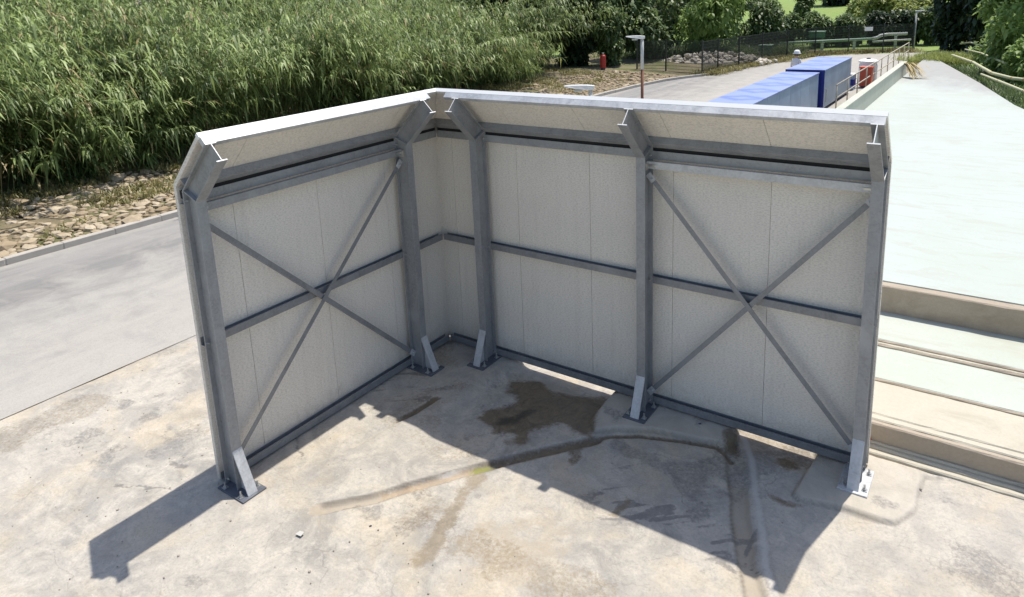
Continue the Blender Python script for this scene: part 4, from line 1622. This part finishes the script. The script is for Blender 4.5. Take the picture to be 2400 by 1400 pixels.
# red cylinder by the reeds
r = empty('red_cylinder', (-13.2, 29.3, bank_z(-13.2, 29.3) - .03), 'upright red cylinder at the foot of the climber bush', 'cylinder')
b = BM()
b.lathe([(.15, .12), (.165, .15), (.165, .74), (.15, .82), (.09, .88), (.05, .9)], n=16)
b.build('body', MAT['red'], r, smooth=False)
b = BM()
b.lathe([(.05, .9), (.05, .96), (.08, .965), (.08, .99), (.02, 1.0)], n=10)
b.build('valve', MAT['bolt'], r)
b = BM()
b.lathe([(.13, 0), (.13, .125)], n=14)
b.build('foot_ring', MAT['trousers'], r)


# street lamps
def lamp(x, y, H, hl, az, lb, rusty=False, thin=1.):
    r = empty('street_lamp', (x, y, 0), lb, 'street lamp', 'street lamps along the road')
    b = BM()
    if rusty:
        b.tube([(0, 0, -.02), (0, 0, H * .70)], .045 * thin, 12)
        b.build('lower_pole', MAT['rust_pole'], r, smooth=True)
        b = BM()
        b.tube([(0, 0, H * .70 + .001), (0, 0, H)], .05 * thin, 12)
        b.build('upper_pole', MAT['lamp_grey'], r, smooth=True)
    else:
        b.tube([(0, 0, -.02), (0, 0, H)], .042 * thin, 12)
        b.build('pole', MAT['lamp_grey'], r, smooth=True)
    b = BM()
    b.box((-.13, -.13, -.02), (.13, .13, .015))
    b.build('base_plate', MAT['steel'], r)
    c, s = math.cos(az), math.sin(az)
    b = BM()
    rings = []
    for t, wv, z0, z1 in ((-.16, .09, -.045, .03), (.1, .14, -.055, .045), (.45, .15, -.03, .05), (.85, .12, .005, .045), (1.0, .07, .02, .04)):
        rings.append([(t * hl, -wv * .8, z0), (t * hl, wv * .8, z0), (t * hl, wv * .55, z1), (t * hl, -wv * .55, z1)])
    vs = [[b.b.verts.new((p[0] * c - p[1] * s, p[0] * s + p[1] * c, p[2] + H + .03)) for p in rg] for rg in rings]
    for A, B in zip(vs, vs[1:]):
        for k in range(4):
            b.b.faces.new((A[k], A[(k + 1) % 4], B[(k + 1) % 4], B[k]))
    b.b.faces.new(vs[0])
    b.b.faces.new(vs[-1][::-1])
    hd = b.build('lamp_head', MAT['lamp_grey'], r, bevel=.006)
    b = BM()
    z = H - .045
    pt = [(hl * .3, -.08), (hl * .62, -.08), (hl * .62, .08), (hl * .3, .08)]
    pt = [(p[0] * c - p[1] * s, p[0] * s + p[1] * c) for p in pt]
    b.hexa([(p[0], p[1], z - .012) for p in pt] + [(p[0], p[1], z + .02) for p in pt])
    b.build('lens', MAT['lens'], hd)


lamp(-3.32, 13.35, 3.2, .5, math.radians(180 + 32), 'street lamp with rusty lower pole standing by the road behind the screen', True)
lamp(-1.06, 6., 2.66, .54, math.radians(180 + 28), 'low white street lamp head peeking over the roof edge left of the rusty pole')
lamp(.5, 49.2, 2.6, .5, math.radians(20), 'far grey street lamp at the road end, left of the near-black trees', False, 1.4)


# blue cabinets
def cabinet(x0, x1, y0, y1, h, seams, lb):
    r = empty('blue_cabinet', ((x0 + x1) / 2, (y0 + y1) / 2, 0), lb, 'cabinet', 'long blue metal cabinets by the road')
    wv, l = (x1 - x0) / 2, (y1 - y0) / 2
    b = BM()
    b.box((-wv + .02, -l + .02, .10), (wv - .02, l - .02, h - .04))
    b.build('core', MAT['blue_dark'], r)
    for sx in (-1, 1):
        for k in range(seams):
            a, c = -l + 2 * l * k / seams + .006, -l + 2 * l * (k + 1) / seams - .006
            b = BM()
            xa, xb = sorted((sx * (wv - .019), sx * wv))
            b.box((xa, a, .12), (xb, c, h - .05))
            b.build('side_panel', MAT['blue_side'], r, bevel=.004)
    b = BM()
    b.box((-wv - .02, -l - .02, h - .039), (wv + .02, l + .02, h))
    b.build('roof_sheet', MAT['blue_top'], r, bevel=.006)
    b = BM()
    b.box((-wv - .021, -l - .035, h - .10), (wv + .021, -l - .021, h - .002))
    for sx in (-1, 1):
        a, c = sorted((sx * (wv - .09), sx * (wv + .012)))
        b.box((a, -l - .03, .1), (c, -l + .019, h - .101))
    b.build('end_frame', MAT['blue_dark'], r)
    b = BM()
    for sy in (-1, 1):
        b.box((-wv + .05, sy * (l - .4) - .08, -.01), (wv - .05, sy * (l - .4) + .08, .1))
    b.build('skid', MAT['steel'], r)
    b = BM()
    b.tube([(wv + .03, -l + .12, .35), (wv + .07, -l + .12, .38), (wv + .07, -l + .12, .82), (wv + .03, -l + .12, .85)], .018, 8)
    b.build('handle', MAT['bolt'], r)


cabinet(-.83, .40, 11.2, 20.3, 1.50, 7, 'nearer long blue cabinet partly hidden by the white roof edge')
cabinet(-.86, .50, 20.75, 26.0, 1.545, 4, 'farther and slightly taller blue cabinet beside the railing')

# coloured drums and bins behind the cabinets
r = empty('red_bin', (.78, 28.2, 0), 'orange-red upright bin beyond the farther blue cabinet', 'bin')
b = BM()
b.box((-.24, -.25, .05), (.24, .25, .88))
b.build('body', MAT['orange_red'], r, bevel=.02)
b = BM()
b.box((-.27, -.28, .882), (.27, .28, .94))
b.build('rim', MAT['orange_red'], r, bevel=.01)
b = BM()
b.box((-.2, -.2, -.01), (.2, .2, .049))
b.build('foot', MAT['trousers'], r)
r = empty('white_tank', (.62, 29.6, 0), 'white round-topped tank behind the orange-red bin', 'tank')
b = BM()
b.lathe([(.36, -.01), (.40, .05), (.40, .86), (.36, .96), (.36, .99), (.43, 1.0), (.43, 1.06), (.30, 1.13), (.08, 1.15)], n=18)
b.build('body', MAT['white'], r)
b = BM()
b.lathe([(.09, 1.151), (.09, 1.19), (.03, 1.2)], n=12)
b.build('filler_cap', MAT['trousers'], r)
CR = 'blue crates stacked behind the farther cabinet'
for k in range(3):
    r = empty('blue_crate', (.12, 27.3, .235 * k), ('lowest', 'middle', 'topmost')[k] + ' of the three stacked blue crates beyond the cabinet', 'crate', CR)
    b = BM()
    b.box((-.34, -.28, 0.), (.34, .28, .03))
    for (x0, y0, x1, y1) in ((-.34, -.28, -.31, .28), (.31, -.28, .34, .28), (-.309, -.28, .309, -.25), (-.309, .25, .309, .28)):
        b.box((x0, y0, .031), (x1, y1, .2))
    b.build('body', MAT['blue_dark' if k == 1 else 'blue_side'], r)
    b = BM()
    b.box((-.36, -.3, .201), (.36, .3, .232))
    b.build('rim', MAT['white'] if k == 2 else MAT['blue_dark'], r)

# railing
rl = empty('railing', (.98, 20.6, 0), 'weathered pipe railing with two rails beside the farther blue cabinet', 'railing')
for k in range(11):
    y = k * 2.1
    b = BM()
    b.tube([(0, y, -.01), (0, y, 1.02)], .024, 8)
    b.build('post', MAT['rail'], rl, smooth=True)
for z, nm in ((1.04, 'top_rail'), (.55, 'middle_rail')):
    b = BM()
    b.tube([(0, -.1, z), (0, 21.1, z)], .026, 8)
    b.build(nm, MAT['rail'], rl, smooth=True)
b = BM()
b.box((.9, 20.3, -.004), (2.29, 44, .012))
b.build('apron', MAT['tan_conc'], kind='structure')
b = BM()
b.box((1.09, 20.3, .0125), (1.2, 41.8, .16))
b.build('edge_kerb', MAT['cream_conc'], kind='structure')


# ------------------------------------------------------------------ the worker
def person(loc, rz):
    r = empty('person', loc, 'person in white shirt and white hard hat walking behind the blue cabinets', 'person', None, rz)
    J = [((0, 0, .93), .135), ((0, 0, 1.05), .13), ((0, .01, 1.22), .15), ((0, .01, 1.38), .145), ((0, 0, 1.46), .07), ((0, 0, 1.52), .058), ((0, .015, 1.60), .088), ((0, .02, 1.69), .082),
         # arms 8.. left, right
         ((-.17, 0, 1.40), .066), ((-.235, -.03, 1.15), .048), ((-.235, .05, .93), .036), ((-.235, .065, .86), .034),
         ((.17, 0, 1.40), .066), ((.25, .02, 1.16), .048), ((.255, .16, .99), .036), ((.255, .21, .95), .034),
         # legs 16..
         ((-.09, 0, .88), .098), ((-.10, .07, .50), .066), ((-.10, .02, .10), .044), ((-.10, .10, .04), .04), ((-.10, .19, .035), .032),
         ((.09, 0, .88), .098), ((.10, -.05, .50), .066), ((.10, -.2, .13), .044), ((.10, -.14, .05), .04), ((.10, -.06, .035), .032)]
    E_ = [(0, 1), (1, 2), (2, 3), (3, 4), (4, 5), (5, 6), (6, 7), (3, 8), (8, 9), (9, 10), (10, 11), (3, 12), (12, 13), (13, 14), (14, 15),
          (0, 16), (16, 17), (17, 18), (18, 19), (19, 20), (0, 21), (21, 22), (22, 23), (23, 24), (24, 25)]
    # five fingers on each hand
    for hand, dirv, sx in ((11, Vector((0, .25, -1)), -1), (15, Vector((0, 1, -.55)), 1)):
        hp_ = Vector(J[hand][0])
        dirv.normalize()
        for k in range(4):
            o_ = Vector((0, 0, 0)) + Vector((.012 * sx, 0, 0)) + dirv.cross(Vector((1, 0, 0))) * (.012 + .018 * (k - 1.5) - .012)
            ln = (.075, .09, .085, .065)[k]
            J.append((tuple(hp_ + o_ + dirv * .05), .0095))
            J.append((tuple(hp_ + o_ + dirv * (.05 + ln * .5) + Vector((-.012 * sx, 0, 0))), .009))
            n = len(J)
            E_ += [(hand, n - 2), (n - 2, n - 1)]
        J.append((tuple(hp_ + dirv.cross(Vector((1, 0, 0))) * .045 + dirv * .03), .011))
        E_.append((hand, len(J) - 1))
    me = bpy.data.meshes.new('person_body')
    me.from_pydata([j[0] for j in J], E_, [])
    o = bpy.data.objects.new('body', me)
    col.objects.link(o)
    md = o.modifiers.new('skin', 'SKIN')
    for i, j in enumerate(J):
        me.skin_vertices[0].data[i].radius = (j[1], j[1])
        me.skin_vertices[0].data[i].use_root = (i == 0)
    sb_ = o.modifiers.new('sub', 'SUBSURF')
    sb_.levels = sb_.render_levels = 2
    dg = bpy.context.evaluated_depsgraph_get()
    m2 = bpy.data.meshes.new_from_object(o.evaluated_get(dg))
    o.modifiers.clear()
    o.data = m2
    m2.materials.clear()
    for k in ('shirt', 'trousers', 'skin'):
        m2.materials.append(MAT[k])
    for p in m2.polygons:
        c = p.center
        p.use_smooth = True
        if c.z > 1.475 or (abs(c.x) > .19 and c.z < 1.13 and c.z > .7):
            p.material_index = 2
        elif c.z < .95 and abs(c.x) < .2:
            p.material_index = 1
    o.parent = r
    b = BM()
    n = 16
    b.lathe([(.175, 1.675), (.178, 1.685), (.135, 1.695), (.138, 1.74), (.115, 1.80), (.06, 1.835), (.01, 1.84)], (0, .02, 0), n)
    b.build('hard_hat', MAT['white'], r, smooth=True)
    # face: nose, ears, eyes, mouth
    b = BM()
    b.tube([(0, .10, 1.64), (0, .122, 1.605), (0, .10, 1.595)], [.008, .014, .008], 6)
    for sx in (-1, 1):
        b.tube([(sx * .085, .01, 1.645), (sx * .096, .005, 1.62), (sx * .086, .012, 1.59)], [.012, .016, .01], 6)
    b.build('nose_and_ears', MAT['skin'], r, smooth=True)
    b = BM()
    for sx in (-1, 1):
        b.tube([(sx * .034 - .012, .093, 1.645), (sx * .034 + .012, .093, 1.645)], .008, 6)
    b.tube([(-.024, .094, 1.565), (.024, .094, 1.565)], .006, 6)
    b.build('eyes_and_mouth', MAT['trousers'], r)
    b = BM()
    b.lathe([(.088, 1.585), (.096, 1.63), (.098, 1.674)], (0, -.008, 0), 14)
    b.build('hair', MAT['bark'], r, smooth=True)


person((-1.76, 26.0, -.005), math.radians(-25))

# ------------------------------------------------------------------ small litter
c = G(703, 1255)
b = BM()
b.hexa([(x * .45, y * .45, z) for x, y, z in ((-.07, -.05, .0), (.08, -.04, .006), (.07, .06, .014), (-.06, .05, .004), (-.07, -.05, .003), (.08, -.04, .009), (.07, .06, .017), (-.06, .05, .007))])
o = b.build('paper_scrap', MAT['paper'], label='small white scrap of paper on the slab, below the sandy trench end', cat='scrap')
o.location = (c[0], c[1], .012)
c = G(2044, 1021)
b = BM()
b.lathe([(.016, 0), (.018, .01), (.017, .028), (.008, .034)], n=8)
o = b.build('orange_cap', MAT['orange'], label='tiny orange plastic cap on the ledge behind the right post', cat='cap')
o.location = (5.22, .343, .0705)
PB = 'pebbles on the slab'
for k, (px, py, s, lb) in enumerate(((1062, 904, .035, 'small black pebble in the shade between the two corner posts'), (868, 1232, .03, 'small dark pebble in the sun below the sandy trench'),
                                     (1640, 993, .05, 'dark pebble on the concrete pad right of the middle post'))):
    c = G(px, py)
    o = new_obj('pebble', ROCKS[k].copy(), None, (), lb, 'pebble', PB)
    o.data.materials.clear()
    o.data.materials.append(MAT['trousers'])
    o.location = (c[0], c[1], -.005)
    o.scale = (s, s, s * .8)

# grit strewn over the slab
gp_, gs = [], []
for i in range(900):
    x, y = rng.uniform(-3, 7.5), rng.uniform(-5.5, -.05)
    if fbm(np.array([x * .9]), np.array([y * .9]), 91)[0] < .47:
        continue
    gp_.append((x, y, -.05 * float(sm(np.array([x]), 1., 1.35)[0] * sm(np.array([y]), -3.6, -1.2)[0]) * (1 - .9 * float(sm(np.array([x]), 5.3, 6.)[0])) + .003))
    gs.append(float(np.clip(rng.lognormal(-4.5, .5), .006, .03)))
V, T = scatter_np(ROCKS, gp_, gs, rng.uniform(0, 6.28, len(gs)), rng.uniform(.8, 1.4, len(gs)))
new_obj('grit', mesh_np('grit', V, None, T), None, MAT['grit'], label='fine grit and crumbs strewn over the concrete slab', cat='grit', kind='stuff')
